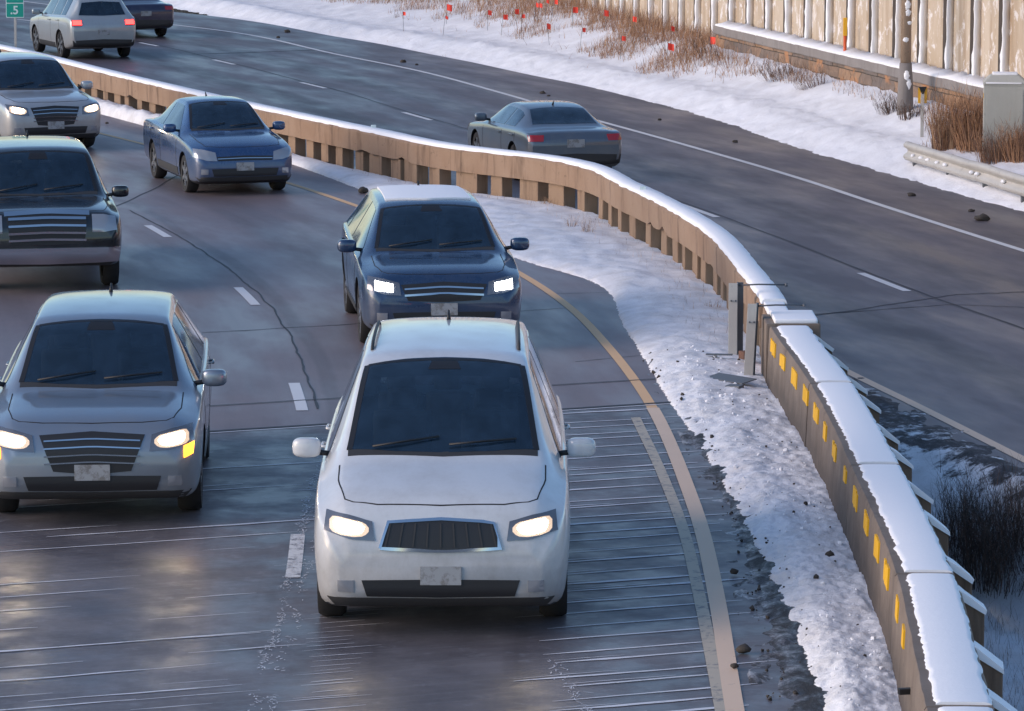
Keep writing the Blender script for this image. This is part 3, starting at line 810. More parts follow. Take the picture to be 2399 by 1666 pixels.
# ------------------------------------------------------------------ mile marker
p = G(31, 103, 0.74)
mk = tag(empty('mile_marker', (p.x, p.y + 0.35, 0.0)), 'green mile marker sign reading 16 .5 on a post behind the rail', 'road sign')
sc = p.y / 9000.0 * 1.0
bm = bmesh.new(); add_box(bm, (-0.028, -0.02, -0.4), (0.028, 0.02, 2.3), 0, 0.006); bm_obj('sign_post', bm, M['galv'], mk)
zbot = 0.74 + 61 * KD * sc
def rounded(bm, w, h, y0, y1, r, cz, mi=0):
    pts = []
    for cx_, cz_, a0 in ((w/2-r, h/2-r, 0), (-w/2+r, h/2-r, 90), (-w/2+r, -h/2+r, 180), (w/2-r, -h/2+r, 270)):
        for k in range(5):
            a = R(a0 + 22.5 * k); pts.append((cx_ + r * math.cos(a), cz_ + cz + r * math.sin(a)))
    f = [bm.verts.new((x, y0, z)) for x, z in pts]; b = [bm.verts.new((x, y1, z)) for x, z in pts]
    fs = [bm.faces.new(f), bm.faces.new(b)]
    n_ = len(pts)
    for i in range(n_): fs.append(bm.faces.new((f[i], f[(i + 1) % n_], b[(i + 1) % n_], b[i])))
    for q in fs: q.material_index = mi
sw = 40.5 * KD * sc; sh = sw * 1.62
bm = bmesh.new(); rounded(bm, sw, sh, -0.030, -0.024, 0.03, zbot + sh / 2); bm_obj('sign_border', bm, M['sign_white'], mk)
bm = bmesh.new(); rounded(bm, sw - 0.032, sh / 2 - 0.03, -0.034, -0.028, 0.02, zbot + sh / 4 + 0.004); rounded(bm, sw - 0.032, sh / 2 - 0.03, -0.034, -0.028, 0.02, zbot + 3 * sh / 4 - 0.004)
bm_obj('sign_face', bm, M['sign_green'], mk)
for txt, zc, dx in (('16', zbot + 3 * sh / 4, 0.0), ('.5', zbot + sh / 4, -0.012)):
    cu = bpy.data.curves.new('digits', 'FONT'); cu.body = txt; cu.size = 0.27; cu.align_x = 'CENTER'; cu.align_y = 'CENTER'; cu.extrude = 0.001; cu.offset = 0.006
    cu.materials.append(M['sign_white'])
    to = bpy.data.objects.new('digits', cu); COL.objects.link(to); bpy.context.view_layer.update()
    me_ = bpy.data.meshes.new_from_object(to.evaluated_get(bpy.context.evaluated_depsgraph_get())); bpy.data.objects.remove(to)
    me_.materials.clear(); to = link_mesh('digits', me_, M['sign_white'], mk)
    to.location = (dx, -0.0365, zc); to.rotation_euler = (R(90), 0, 0)

# ------------------------------------------------------------------ noise wall, stone wall, pole, cabinet, markers
wt = tag(empty('noise_wall', (wall_x(90), 90, 0)), 'tall tan noise wall of panels and dark posts plastered with snow', 'noise wall')
bpy.context.view_layer.update()
wd = Vector((-0.19, 1, 0)).normalized(); wn = Vector((-wd.y, wd.x, 0))        # wn points to the road
w0 = Vector((wall_x(52), 52, 0))
random.seed(31)
PL = 1.78
for k in range(56):
    a = w0 + wd * (k * PL); tw = 0.30
    mt = Matrix(((wd.x, wn.x, 0, a.x), (wd.y, wn.y, 0, a.y), (0, 0, 1, 0), (0, 0, 0, 1)))
    bm = bmesh.new(); add_box(bm, (tw, -0.12, -0.6), (PL - 0.002, 0.0, 6.0)); 
    bmesh.ops.transform(bm, matrix=mt, verts=bm.verts[:]); child_local(bm_obj('wall_panel', bm, M['wall'], wt), wt)
    if k % 1 == 0:
        bm = bmesh.new(); add_box(bm, (0.0, -0.14, -0.6), (tw, 0.125, 6.05), 0, 0.006)
        bmesh.ops.transform(bm, matrix=mt, verts=bm.verts[:]); po = child_local(bm_obj('wall_post', bm, M['fin'], wt), wt)
        # snow plastered on the side of the post that faces the traffic
        vs, fs = [], []; nz = 60
        top = random.uniform(0.9, 2.1) if k < 18 else 3.4
        for i in range(nz + 1):
            z = 0.0 + 6.0 * i / nz
            b_ = 0.012 + 0.02 * max(0, fbm(z * 2.0, k * 3.3)) + 0.012 * abs(fbm(z * 7, k))
            front = 0.13 + 0.02 * fbm(z * 3, k + 9)
            cover = max(0.0, min(1.0, (top + 0.3 * fbm(z * 1.3, k) - (z - 0.4)) * 2.5))      # how far the snow wraps round the front face
            wrap = cover * (0.16 + 0.10 * fbm(z * 2.3, k) + 0.05 * fbm(z * 8, k))
            thick = 0.010 + 0.014 * abs(fbm(z * 4, k + 2)) * cover
            vs += [(-b_, 0.002, z), (-b_, front, z), (-0.5 * b_, front + thick + 0.008, z), (0.5 * wrap, 0.131 + thick, z), (max(0.012, wrap), 0.128, z), (0.012, 0.10, z)]
        for i in range(nz):
            for j in range(6):
                q0, q1 = i * 6 + j, i * 6 + (j + 1) % 6; fs.append((q0, q1, q1 + 6, q0 + 6))
        vs = [mt @ Vector(v) for v in vs]
        so = from_py('snow_crust', vs, fs, M['snow_clean'], po, True); child_local(so, po)

st = tag(empty('stone_wall', (wall_x(80) - 0.5, 80, 0)), 'low stone block retaining wall topped with snow in front of the noise wall', 'stone wall')
bpy.context.view_layer.update()
def stone_x(Y): return wall_x(Y) - 0.48
NB, vs, fs, uvs = 0, [], [], []
ysr = frange(60, 93.9, 0.1)
for i, Y in enumerate(ysr):
    s = (Y - 60) * 1.018
    for j, z in enumerate((-0.2, 0.0, 0.12, 0.24, 0.36, 0.48, 0.60, 0.72, 0.80)):
        u = 0.05 * fbm(s * 1.6, z * 4, 3) + (0.03 if (int(z / 0.24) + int(s / 0.85)) % 2 else 0)
        vs.append((stone_x(Y) - u, Y, z)); uvs.append((s, z))
    vs.append((stone_x(Y) + 0.4, Y, 0.80)); uvs.append((s, 1.2))
nc = 10
for i in range(len(ysr) - 1):
    for j in range(nc - 1):
        a = i * nc + j; fs.append((a, a + nc, a + nc + 1, a + 1))
fs.append(tuple((len(ysr) - 1) * nc + j for j in range(nc)))
child_local(from_py('stone_face', vs, fs, M['stone'], st, False, uvs), st)
vs, fs = [], []
capp = [(-0.05, 0.80), (-0.07, 0.82), (-0.06, 1.0), (0.36, 1.0), (0.36, 0.80)]
for i, Y in enumerate(ysr):
    for (u, z) in capp: vs.append((stone_x(Y) + u + 0.012 * fbm(Y * 2, z), Y, z + 0.015 * fbm(Y * 0.7, 2)))
for i in range(len(ysr) - 1):
    for j in range(5):
        a, b = i * 5 + j, i * 5 + (j + 1) % 5; fs.append((a, b, b + 5, a + 5))
fs.append(tuple((len(ysr) - 1) * 5 + j for j in range(5)))
child_local(from_py('coping', vs, fs, M['stone_cap'], st), st)
vs, fs = [], []
for i, Y in enumerate(ysr):
    h = 0.035 + 0.03 * abs(fbm(Y * 1.2, 5)) + 0.02 * abs(fbm(Y * 4, 2)); e = 0.02 * fbm(Y * 3, 8)
    for (u, z) in ((-0.05 + e, 0.995), (-0.03 + e, 1.0 + h * 0.8), (0.12, 1.0 + h * 1.2), (0.33, 1.03 + h * 2.0), (0.36, 0.995)): vs.append((stone_x(Y) + u, Y, z))
for i in range(len(ysr) - 1):
    for j in range(5):
        a, b = i * 5 + j, i * 5 + (j + 1) % 5; fs.append((a, b, b + 5, a + 5))
fs.append(tuple((len(ysr) - 1) * 5 + j for j in range(5)))
child_local(from_py('snow_cap', vs, fs, M['snow_clean'], st, True), st)

# light pole
p = on_emb(2031, 250)
pl = tag(empty('light_pole', p), 'thick tan concrete pole with snow patches rising past the stone wall', 'pole')
bm = bmesh.new(); add_tube(bm, [(0, 0, 0.95), (0, 0, 5), (0, 0, 9)], [0.105, 0.098, 0.09], 20); bm_obj('shaft', bm, M['pole'], pl)
bm = bmesh.new(); add_tube(bm, [(0, 0, -0.3), (0, 0, 0.5), (0, 0, 0.96)], [0.17, 0.15, 0.12], 20); bm_obj('base', bm, M['stone_cap'], pl)
for (z0, hh, ang) in ((2.62, 0.14, -92), (2.1, 0.10, -80), (1.95, 0.07, -75), (1.42, 0.05, -95), (0.72, 0.09, -85), (0.55, 0.10, -70), (1.75, 0.04, -60)):
    bm = bmesh.new(); bmesh.ops.create_icosphere(bm, subdivisions=3, radius=1.0)
    rr = 0.098 if z0 > 0.95 else 0.14
    for v in bm.verts:
        k = 1 + 0.35 * fbm(v.co.x * 2, v.co.y * 2, z0 + v.co.z * 2)
        v.co = Vector((math.cos(R(ang)) * rr + v.co.x * 0.055 * k, math.sin(R(ang)) * rr + v.co.y * 0.02 * k, z0 + v.co.z * hh * k))
    bm_obj('snow_patch', bm, M['snow_clean'], pl, True)

# utility cabinet
p = on_emb(2252, 345)
cb = tag(empty('utility_cabinet', p, R(-6)), 'pale grey utility cabinet with a chamfered snowy top behind brown grass', 'utility cabinet')
bm = bmesh.new()
W_, D_, H_ = 0.74, 0.70, 1.42
lv = [(W_, D_, -0.3), (W_, D_, H_ - 0.17), (W_ + 0.03, D_ + 0.03, H_ - 0.165), (W_ + 0.03, D_ + 0.03, H_ - 0.13), (W_ * 0.66, D_ * 0.66, H_)]
prev = None
for (w, d, z) in lv:
    r = [bm.verts.new((sx * w / 2, sy * d / 2, z)) for sx, sy in ((-1, -1), (1, -1), (1, 1), (-1, 1))]
    if prev:
        for k in range(4): bm.faces.new((prev[k], prev[(k + 1) % 4], r[(k + 1) % 4], r[k]))
    prev = r
bm.faces.new(prev)
bmesh.ops.bevel(bm, geom=bm.edges[:], offset=0.012, segments=2, affect='EDGES')
bm_obj('body', bm, M['cabinet'], cb, True, 30)
bm = bmesh.new(); add_box(bm, (-W_ * 0.3, -D_ * 0.3, H_ - 0.01), (W_ * 0.3, D_ * 0.3, H_ + 0.035), 0, 0.02); bm_obj('snow_cap', bm, M['snow_clean'], cb, True)
bm = bmesh.new(); add_box(bm, (-W_ / 2 + 0.05, -D_ / 2 - 0.012, 0.05), (W_ / 2 - 0.05, -D_ / 2 - 0.002, H_ - 0.25), 0, 0.004); bm_obj('door', bm, M['cabinet'], cb)
bm = bmesh.new(); add_box(bm, (-W_ / 2 - 0.006, -0.18, H_ - 0.42), (-W_ / 2 - 0.001, -0.06, H_ - 0.33)); bm_obj('sticker', bm, M['yellow_plastic'], cb)
bm = bmesh.new()
add_box(bm, (-W_ / 2 + 0.03, -D_ / 2 - 0.02, H_ - 0.15), (W_ / 2 - 0.08, -D_ / 2 + 0.05, H_ - 0.118), 0, 0.012)
for v in bm.verts: v.co.z += 0.012 * fbm(v.co.x * 9, v.co.y * 9)
bm_obj('snow_ridge', bm, M['snow_clean'], cb, True)
# second cabinet, mostly cut off by the frame
# yellow-backed delineator
p = on_emb(2069, 308)
dl_ = tag(empty('delineator_post', p), 'slim steel post with a yellow reflector plate and black clip standing in the snow', 'marker post')
bm = bmesh.new(); add_box(bm, (-0.032, -0.012, -0.3), (0.032, 0.012, 0.95), 0, 0.004); bm_obj('post', bm, M['galv'], dl_)
bm = bmesh.new(); rounded(bm, 0.17, 0.30, 0.014, 0.022, 0.02, 0.79); bm_obj('reflector_plate', bm, M['yellow_plastic'], dl_)
bm = bmesh.new()
f = [bm.verts.new(v) for v in ((-0.075, -0.016, 0.955), (0.075, -0.016, 0.955), (0.02, -0.016, 0.82), (-0.02, -0.016, 0.82))]; b = [bm.verts.new(v.co + Vector((0, 0.045, 0))) for v in f]
bm.faces.new(f); bm.faces.new(b)
for k in range(4): bm.faces.new((f[k], f[(k + 1) % 4], b[(k + 1) % 4], b[k]))
bm_obj('clip', bm, M['black'], dl_)

def marker_post(px, py, z, h, lab, top):
    p = G(px, py, z)
    t = tag(empty('marker_post', p), lab, 'marker post', 'orange utility marker posts')
    bm = bmesh.new(); add_tube(bm, [(0, 0, -0.5), (0, 0, h * 0.5)], 0.036, 10); bm_obj('post', bm, M['orange'], t)
    bm = bmesh.new()
    if top == 'yellow': add_box(bm, (-0.045, -0.03, h * 0.5), (0.045, 0.03, h), 0, 0.012); bm_obj('sleeve', bm, M['yellow_plastic'], t)
    else:
        add_tube(bm, [(0, 0, h * 0.5), (-0.02, 0, h * 0.88)], 0.024, 8); bm_obj('tube', bm, M['rust'], t)
        bm = bmesh.new(); add_tube(bm, [(-0.02, 0, h * 0.88), (-0.022, 0, h)], 0.036, 10); bm_obj('cap', bm, M['orange'], t)
marker_post(1896, 121, 1.0, 0.78, 'orange marker post with a yellow top sleeve behind the stone wall', 'yellow')
marker_post(2191, 196, 0.8, 0.72, 'orange marker post with a dark tube and orange cap left of the cabinet', 'cap')

# W-beam guard rail end at the right
gr = tag(empty('guard_rail', on_emb(2040, 345)), 'galvanised W-beam guard rail end half buried in plowed snow', 'guard rail')
bpy.context.view_layer.update()
GZ = 0.03
a = G(2037, 338, GZ); b = G(2298, 412, GZ)
d = (b - a).normalized(); nn = Vector((-d.y, d.x, 0))
if nn.x > 0: nn = -nn
prof = [(0.0, -0.17), (0.05, -0.165), (0.085, -0.12), (0.08, -0.075), (0.015, -0.03), (0.0, 0.0), (0.015, 0.03), (0.08, 0.075), (0.085, 0.12), (0.05, 0.165), (0.0, 0.17)]
vs, fs = [], []; ns = 34
for i in range(ns):
    s = i * 0.35; fl = 0.0
    for (u, z) in prof:
        q = a + d * s + nn * (u + 0.03 * fbm(s * 0.4, 1)); vs.append((q.x, q.y, GZ + z + 0.02 * fbm(s * 0.5, 4) - 0.006 * s))
    for (u, z) in prof[::-1]:
        q = a + d * s + nn * (u - 0.012 + 0.03 * fbm(s * 0.4, 1)); vs.append((q.x, q.y, GZ + z + 0.02 * fbm(s * 0.5, 4) - 0.006 * s))
n2 = len(prof) * 2
for i in range(ns - 1):
    for j in range(n2):
        q0, q1 = i * n2 + j, i * n2 + (j + 1) % n2; fs.append((q0, q1, q1 + n2, q0 + n2))
fs.append(tuple(range(n2))); 
o = child_local(from_py('beam', vs, fs, M['galv'], gr, True), gr); o.data.set_sharp_from_angle(angle=R(50))
for i, s in enumerate((0.25, 2.2, 4.2, 6.2, 8.2)):
    q = a + d * s; bm = bmesh.new(); add_box(bm, (q.x + 0.02, q.y - 0.07, -0.6), (q.x + 0.15, q.y + 0.07, GZ + 0.13 - 0.006 * s), 0, 0.008)
    child_local(bm_obj('post', bm, M['galv_dark'], gr), gr)
random.seed(3)
for s in (0.5, 0.95, 1.35, 1.9, 2.35, 3.8, 4.1, 5.5):
    q = a + d * s + nn * 0.05; bm = bmesh.new(); bmesh.ops.create_icosphere(bm, subdivisions=2, radius=1)
    for v in bm.verts: v.co = Vector((q.x, q.y, GZ - 0.05)) + Vector((v.co.x * 0.05, v.co.y * random.uniform(.08, .1), v.co.z * 0.035)) * (1 + .3 * fbm(v.co.x * 2, v.co.y * 2, s))
    child_local(bm_obj('snow_lump', bm, M['snow_clean'], gr, True), gr)

# ------------------------------------------------------------------ flags
fl = [(415, 92, .7), (675, 118, .6), (700, 40, 1.25), (975, 75, .9), (1065, 105, .95), (1175, 75, .95), (1197, 115, .7), (1285, 25, .8), (1305, 32, .8), (1358, 8, .7), (1390, 172, 1), (1400, 10, .9), (1540, 62, 1.05), (1590, 200, .75), (1770, 82, 1.05), (1862, 255, .8), (1970, 128, .9), (2168, 305, 1.1), (2200, 190, .8), (2470, 262, 1.15)]
ORD = 'first second third fourth fifth sixth seventh eighth ninth tenth eleventh twelfth thirteenth fourteenth fifteenth sixteenth seventeenth eighteenth nineteenth twentieth'.split()
random.seed(41)
for i, (cx_, cy_, k) in enumerate(fl):
    X_, Y_ = 800 + cx_ / 2.85, cy_ / 2.85
    p = on_emb(X_, Y_, 0.52, 1.0)
    bm = bmesh.new(); ln = random.uniform(-0.1, 0.1)
    add_tube(bm, [(0, 0, -0.1), (ln * 0.5, 0, 0.3), (ln, 0, 0.58)], 0.006, 5)
    w, h = 0.13 * k, 0.15 * k; n0 = len(bm.faces); rz = random.uniform(-0.8, 0.8); dr = random.uniform(0, 0.05)
    q = [[bm.verts.new((ln + math.cos(rz) * w * a_ , math.sin(rz) * w * a_ + 0.02 * math.sin(a_ * 5 + i), 0.58 - h * b_ - dr * a_)) for b_ in (0, 0.5, 1)] for a_ in (0, 0.35, 0.7, 1)]
    for a_ in range(3):
        for b_ in range(2):
            f = bm.faces.new((q[a_][b_], q[a_ + 1][b_], q[a_ + 1][b_ + 1], q[a_][b_ + 1])); f.material_index = 1
    o = bm_obj('marker_flag', bm, [M['galv_dark'], M['flag']]); o.location = p
    tag(o, f'{ORD[i]} from the left of the small orange-red marker flags in the weedy snow', 'flag', 'orange-red flags by the noise wall')

# ------------------------------------------------------------------ plants
def blade(vs, fs, p, d, L_, w, bend, mi, mis, segs=3):
    side = Vector((d.y, -d.x, 0)); side = side.normalized() if side.length > 1e-4 else Vector((1, 0, 0))
    b0 = len(vs); q = Vector(p); dd = Vector(d)
    for i in range(segs + 1):
        ww = w * (1 - 0.85 * i / segs)
        vs.append(q - side * ww / 2); vs.append(q + side * ww / 2)
        q = q + dd * (L_ / segs); dd = (dd + Vector((bend[0], bend[1], bend[2])) / segs).normalized()
    for i in range(segs):
        a = b0 + 2 * i; fs.append((a, a + 1, a + 3, a + 2)); mis.append(mi)

# dry weeds: a mass along the foot of the noise wall
random.seed(77)
vs, fs, mis = [], [], []
cnt = 0
while cnt < 26000:
    Y = random.uniform(86, 150); t = random.random()
    a, b = cSR(Y), wall_x(Y) + 0.0
    if Y < 94: b -= 0.9
    t = 1 - (1 - t) * 0.62
    X = a + (b - a) * t
    if Y < 96 and random.random() < (96 - Y) / 9: continue
    dens = fbm(X * 0.45, Y * 0.22, 6) + 0.35 * fbm(X * 1.7, Y * 1.2, 3) + (t - 0.60) * 1.7
    if dens < -0.12 + random.uniform(-0.15, 0.2): continue
    z = zemb(X, Y)
    L_ = random.uniform(0.14, 0.48) * (0.6 + min(1.0, max(0, dens)))
    an = random.uniform(0, 6.28); l = random.uniform(0.05, 1.1)
    d = Vector((math.cos(an) * l + 0.1, math.sin(an) * l, 1)).normalized()
    blade(vs, fs, (X, Y, z - 0.03), d, L_ + 0.05, random.uniform(0.007, 0.016), (random.uniform(-.5, .6), random.uniform(-.5, .5), -random.uniform(0, .6)), random.choice([0, 0, 0, 1, 2]), mis)
    cnt += 1
tag(from_py('dry_weeds', vs, fs, [M['weed'], M['weed2'], M['twig_red']], None, False, None, mis), kind='stuff', label='matted dry brown weeds poking from the snow below the noise wall', cat='weeds')
# sparse stubble elsewhere on the embankment and beside the stone wall
vs, fs, mis = [], [], []
for (X0, X1, Y0, Y1, n) in ((1620, 2060, 95, 260, 2600), (2070, 2298, 280, 345, 900), (700, 1700, 60, 180, 700), (1650, 1900, 130, 190, 1400)):
    for _ in range(n):
        x = random.uniform(X0, X1); y = random.uniform(Y0, Y1)
        lim = 105 + (x - 1620) * 0.245
        if X0 in (1620, 1650) and not (lim - 12 < y < lim + 55 - 0.05 * (x - 1620)): continue
        p = on_emb(x, y)
        if fbm(p.x * 1.3, p.y * 0.5, 2) + random.uniform(-.25, .25) < (0.05 if X0 != 700 else 0.35): continue
        an = random.uniform(0, 6.28); l = random.uniform(0.1, 0.7)
        blade(vs, fs, p - Vector((0, 0, 0.03)), Vector((math.cos(an) * l, math.sin(an) * l, 1)).normalized(), random.uniform(0.08, 0.28), random.uniform(0.008, 0.016), (random.uniform(-.5, .5), random.uniform(-.4, .4), -.3), random.choice([0, 1, 2]), mis)
tag(from_py('grass_stubble', vs, fs, [M['weed'], M['weed2'], M['twig_red']], None, False, None, mis), kind='stuff', label='sparse dry grass stubble along the stone wall', cat='grass')

def twig_shrub(name, p, h, r, n, ms, lab, cat, lean=(0, 0), fuzz=3, seed=1, wid=0.012, group=None):
    rnd = random.Random(seed); vs, fs, mis = [], [], []
    for i in range(n):
        a = rnd.uniform(0, 6.28); rr = r * math.sqrt(rnd.random()) * 0.55
        b = Vector((math.cos(a) * rr, math.sin(a) * rr, -0.06))
        out = rnd.uniform(0.05, 0.55)
        d = Vector((math.cos(a) * out + lean[0] + rnd.gauss(0, .12), math.sin(a) * out + lean[1] + rnd.gauss(0, .12), 1)).normalized()
        L_ = h * rnd.uniform(0.5, 1.05)
        mi = rnd.randrange(len(ms))
        blade(vs, fs, b, d, L_, wid * rnd.uniform(.7, 1.4), (rnd.gauss(0, .25), rnd.gauss(0, .25), rnd.uniform(-.3, .1)), mi, mis, 4)
        for k in range(fuzz):
            t = rnd.uniform(0.25, 1.0); q = b + d * L_ * t
            d2 = (d + Vector((rnd.gauss(0, .6), rnd.gauss(0, .6), rnd.gauss(0, .35)))).normalized()
            blade(vs, fs, q, d2, L_ * rnd.uniform(.12, .35), wid * rnd.uniform(.4, .8), (rnd.gauss(0, .4), rnd.gauss(0, .4), -.1), rnd.randrange(len(ms)), mis, 2)
    o = from_py(name, vs, fs, ms, None, False, None, mis); o.location = p
    return tag(o, lab, cat, group)
br = [M['weed'], M['weed'], M['twig_red']]
twig_shrub('dry_grass_clump', on_emb(2140, 328), 1.12, 0.75, 620, [M['weed'], M['weed2'], M['weed'], M['twig_red']], 'large rust-brown clump of dry grass left of the utility cabinet', 'dry grass', (0.14, 0), 3, 1, 0.013)
twig_shrub('dry_grass_clump', on_emb(2195, 330), 1.08, 0.72, 620, [M['weed'], M['weed'], M['twig_red']], 'dense rust-brown clump of dry grass touching the cabinet left side', 'dry grass', (0.05, 0), 3, 2, 0.013)
twig_shrub('dry_grass_clump', on_emb(2245, 358), 0.62, 0.75, 460, [M['weed'], M['twig_red'], M['twig_red']], 'low brown grass clump in front of the cabinet foot', 'dry grass', (0, 0), 3, 3, 0.012)
twig_shrub('dry_grass_clump', on_emb(2296, 358), 0.72, 0.60, 420, [M['weed'], M['twig_red']], 'brown grass clump right of the cabinet at the picture edge', 'dry grass', (0, 0), 3, 4, 0.012)
twig_shrub('shrub', on_emb(1745, 175), 0.55, 0.75, 110, [M['twig_red'], M['twig_red'], M['twig']], 'leaning bare brown shrub in front of the stone wall left half', 'shrub', (-0.45, 0), 4, 5, 0.013)
twig_shrub('shrub', on_emb(1820, 195), 0.62, 0.60, 110, [M['twig_red'], M['twig_red']], 'bare reddish shrub in front of the stone wall, nearest its middle', 'shrub', (-0.5, 0), 4, 6, 0.012)
twig_shrub('shrub', on_emb(2000, 250), 0.45, 0.55, 120, [M['twig_red'], M['twig']], 'tangled low bare shrub just left of the light pole foot', 'shrub', (-0.2, 0), 5, 7, 0.012)
twig_shrub('shrub', on_emb(2045, 262), 0.36, 0.45, 110, [M['twig_red'], M['twig']], 'tangled low bare shrub around the light pole foot', 'shrub', (0.1, 0), 5, 8, 0.012)
for i, (x, y, h, lab) in enumerate(((1462, 100, 1.0, 'tall bare sapling twigs leaning left, left of the stone wall by the fifteenth flag'), (1545, 110, 0.95, 'bare dark sapling leaning left below the noise wall, mid way to the stone wall'), (1580, 125, 1.15, 'bare dark leaning sapling nearest the left end of the stone wall'))):
    twig_shrub('sapling', on_emb(x + 30, y + 22), h, 0.35, 9, [M['twig'], M['twig_red']], lab, 'sapling', (-0.55, 0), 4, 50 + i, 0.022)
# dark brush between the barrier and the far carriageway
random.seed(8)
brush = [(2150, 1210, .62, 'dark bare brush nearest the barrier behind its third section'), (2205, 1190, .70, 'dark tangled bush right of the barrier, second from it'), (2262, 1185, .75, 'dark tangled bush at the right edge of the picture, upper one'),
         (2215, 1270, .62, 'dark bush right of the barrier snow lump'), (2270, 1285, .70, 'dark bush at the right edge of the picture, lower one'), (2310, 1240, .75, 'dark brush half cut by the right picture edge')]
for i, (x, y, h, lab) in enumerate(brush):
    p = G(x, y + 25, -1.0)
    for _ in range(20): p = G(x, y + 25, 0.5 * p.z + 0.5 * zlow(p.x, p.y))
    twig_shrub('brush', (p.x, p.y, zlow(p.x, p.y)), h * (0.8 + 0.12 * (i % 4)), 0.85, 230, [M['twig'], M['twig'], M['twig_red']], lab, 'shrub', (0.25 * math.sin(i * 2.1), 0), 9, 80 + i, 0.0075, 'dark brush behind the barrier')
vs, fs, mis = [], [], []
for _ in range(420):
    x = random.uniform(2195, 2330); y = random.uniform(1340, 1640); p = G(x, y, -1.1); p = G(x, y, zlow(p.x, p.y)); z = zlow(p.x, p.y)
    if p.x < cBar(p.y) + JT + 0.2: continue
    an = random.uniform(0, 6.28); l = random.uniform(.1, .7)
    blade(vs, fs, (p.x, p.y, z - .02), Vector((math.cos(an) * l, math.sin(an) * l, 1)).normalized(), random.uniform(.06, .3), 0.004, (random.uniform(-.6, .6), random.uniform(-.4, .4), -.3), random.choice([0, 1]), mis)
tag(from_py('grass_stubble', vs, fs, [M['twig'], M['twig_red']], None, False, None, mis), kind='stuff', label='thin dry stalks in the snow behind the nearest barrier section', cat='grass')
# tufts in the snow beside the rail
tf = [(1285, 505, 'dry grass tuft in the snow by the rail, left one of the pair'), (1318, 515, 'taller dry grass tuft in the snow by the rail, right one of the pair'), (1222, 450, 'thin dry tuft at the foot of the rail, farthest from the camera'), (1600, 680, 'dark weed tuft at the rail foot beside the farther steel post')]
for i, (x, y, lab) in enumerate(tf):
    p = G(x, y, 0.10); twig_shrub('grass_tuft', (p.x, p.y, zmed(p.x, p.y)), (0.24, 0.30, 0.18, 0.16)[i], 0.16, 34, [M['weed2'], M['twig_red']], lab, 'grass tuft', (0.05, 0), 2, 100 + i, 0.006, 'grass tufts in the median snow')
vs, fs, mis = [], [], []
for _ in range(260):
    Y = random.uniform(44, 66); X = cBar(Y) - random.uniform(0.0, 0.75) ** 1.4; z = zmed(X, Y)
    if X < cSL(Y) + 0.3: continue
    an = random.uniform(0, 6.28); l = random.uniform(.1, .6)
    blade(vs, fs, (X, Y, z - .01), Vector((math.cos(an) * l, math.sin(an) * l, 1)).normalized(), random.uniform(.04, .16), 0.005, (random.uniform(-.6, .6), random.uniform(-.4, .4), -.2), random.choice([0, 1]), mis, 2)
tag(from_py('grass_stubble', vs, fs, [M['weed2'], M['twig_red']], None, False, None, mis), kind='stuff', label='scattered dry stalks in the snow along the concrete rail', cat='grass')

# ------------------------------------------------------------------ clods on the shoulders
def clod(name, p, r, lab, m, group, seed, cat):
    bm = bmesh.new(); bmesh.ops.create_icosphere(bm, subdivisions=2, radius=1.0)
    for v in bm.verts:
        k = 1 + 0.45 * fbm(v.co.x * 1.4 + seed, v.co.y * 1.4, v.co.z * 1.4, 3)
        v.co = Vector((v.co.x * r * 1.2, v.co.y * r, v.co.z * r * 0.75)) * k
    o = bm_obj(name, bm, m, None, True); o.location = (p.x, p.y, p.z + r * 0.3)
    return tag(o, lab, cat, group)
cl = [(645, 73, .085), (625, 85, .05), (905, 140, .07), (935, 146, .04), (1218, 210, .06), (1231, 216, .035), (1480, 270, .04), (2204, 495, .10), (2045, 440, .06), (2180, 475, .045), (1650, 320, .05)]
cl = sorted(cl)
for i, (x, y, r) in enumerate(cl):
    clod('dirt_clod', G(x, y, ZR), r, f'{ORD[i]} dark dirt clod from the left on the far shoulder asphalt', M['dirt'], 'dirt clods on the far shoulder', i * 3.1, 'dirt clod')
cl = sorted([(373, 291, .05), (337, 297, .035), (240, 277, .03), (355, 310, .035), (815, 430, .07), (735, 370, .05), (1669, 1460, .048), (1648, 1496, .026), (1648, 1285, .03), (1862, 1245, .032)])
for i, (x, y, r) in enumerate(cl):
    p = G(x, y, 0.03 if x != 1862 else 0.2); clod('dirt_clod', p, r, f'{ORD[i]} dark dirt clod from the left beside the near yellow line', M['dirt'], 'dirt clods on the near shoulder', 50 + i * 2.7, 'dirt clod')
# loose snow chunks and grit
random.seed(19)
bm = bmesh.new()
for _ in range(500):
    Y = random.uniform(22, 44); X = random.uniform(cYL(Y) + 0.25, cBar(Y) - 0.1) ; 
    z = max(zmed(X, Y), 0.012); r = random.uniform(0.004, 0.014) * random.choice([1, 1, 1, 1, 1.8])
    v0 = bmesh.ops.create_icosphere(bm, subdivisions=1, radius=r, matrix=Matrix.Translation((X, Y, z + r * 0.3)) @ Matrix.Rotation(random.uniform(0, 3), 4, 'X'))['verts']
    mi = 0 if (X - cSL(Y) > 0.15 and random.random() < 0.8) else 1
    for v in v0:
        v.co += Vector([random.uniform(-.35, .35) * r for _ in range(3)])
        for f in v.link_faces: f.material_index = mi
tag(bm_obj('snow_crumbs', bm, [M['snow_clean'], M['dirt']]), kind='stuff', label='loose snow crumbs and grit on the plowed median snow', cat='snow crumbs')

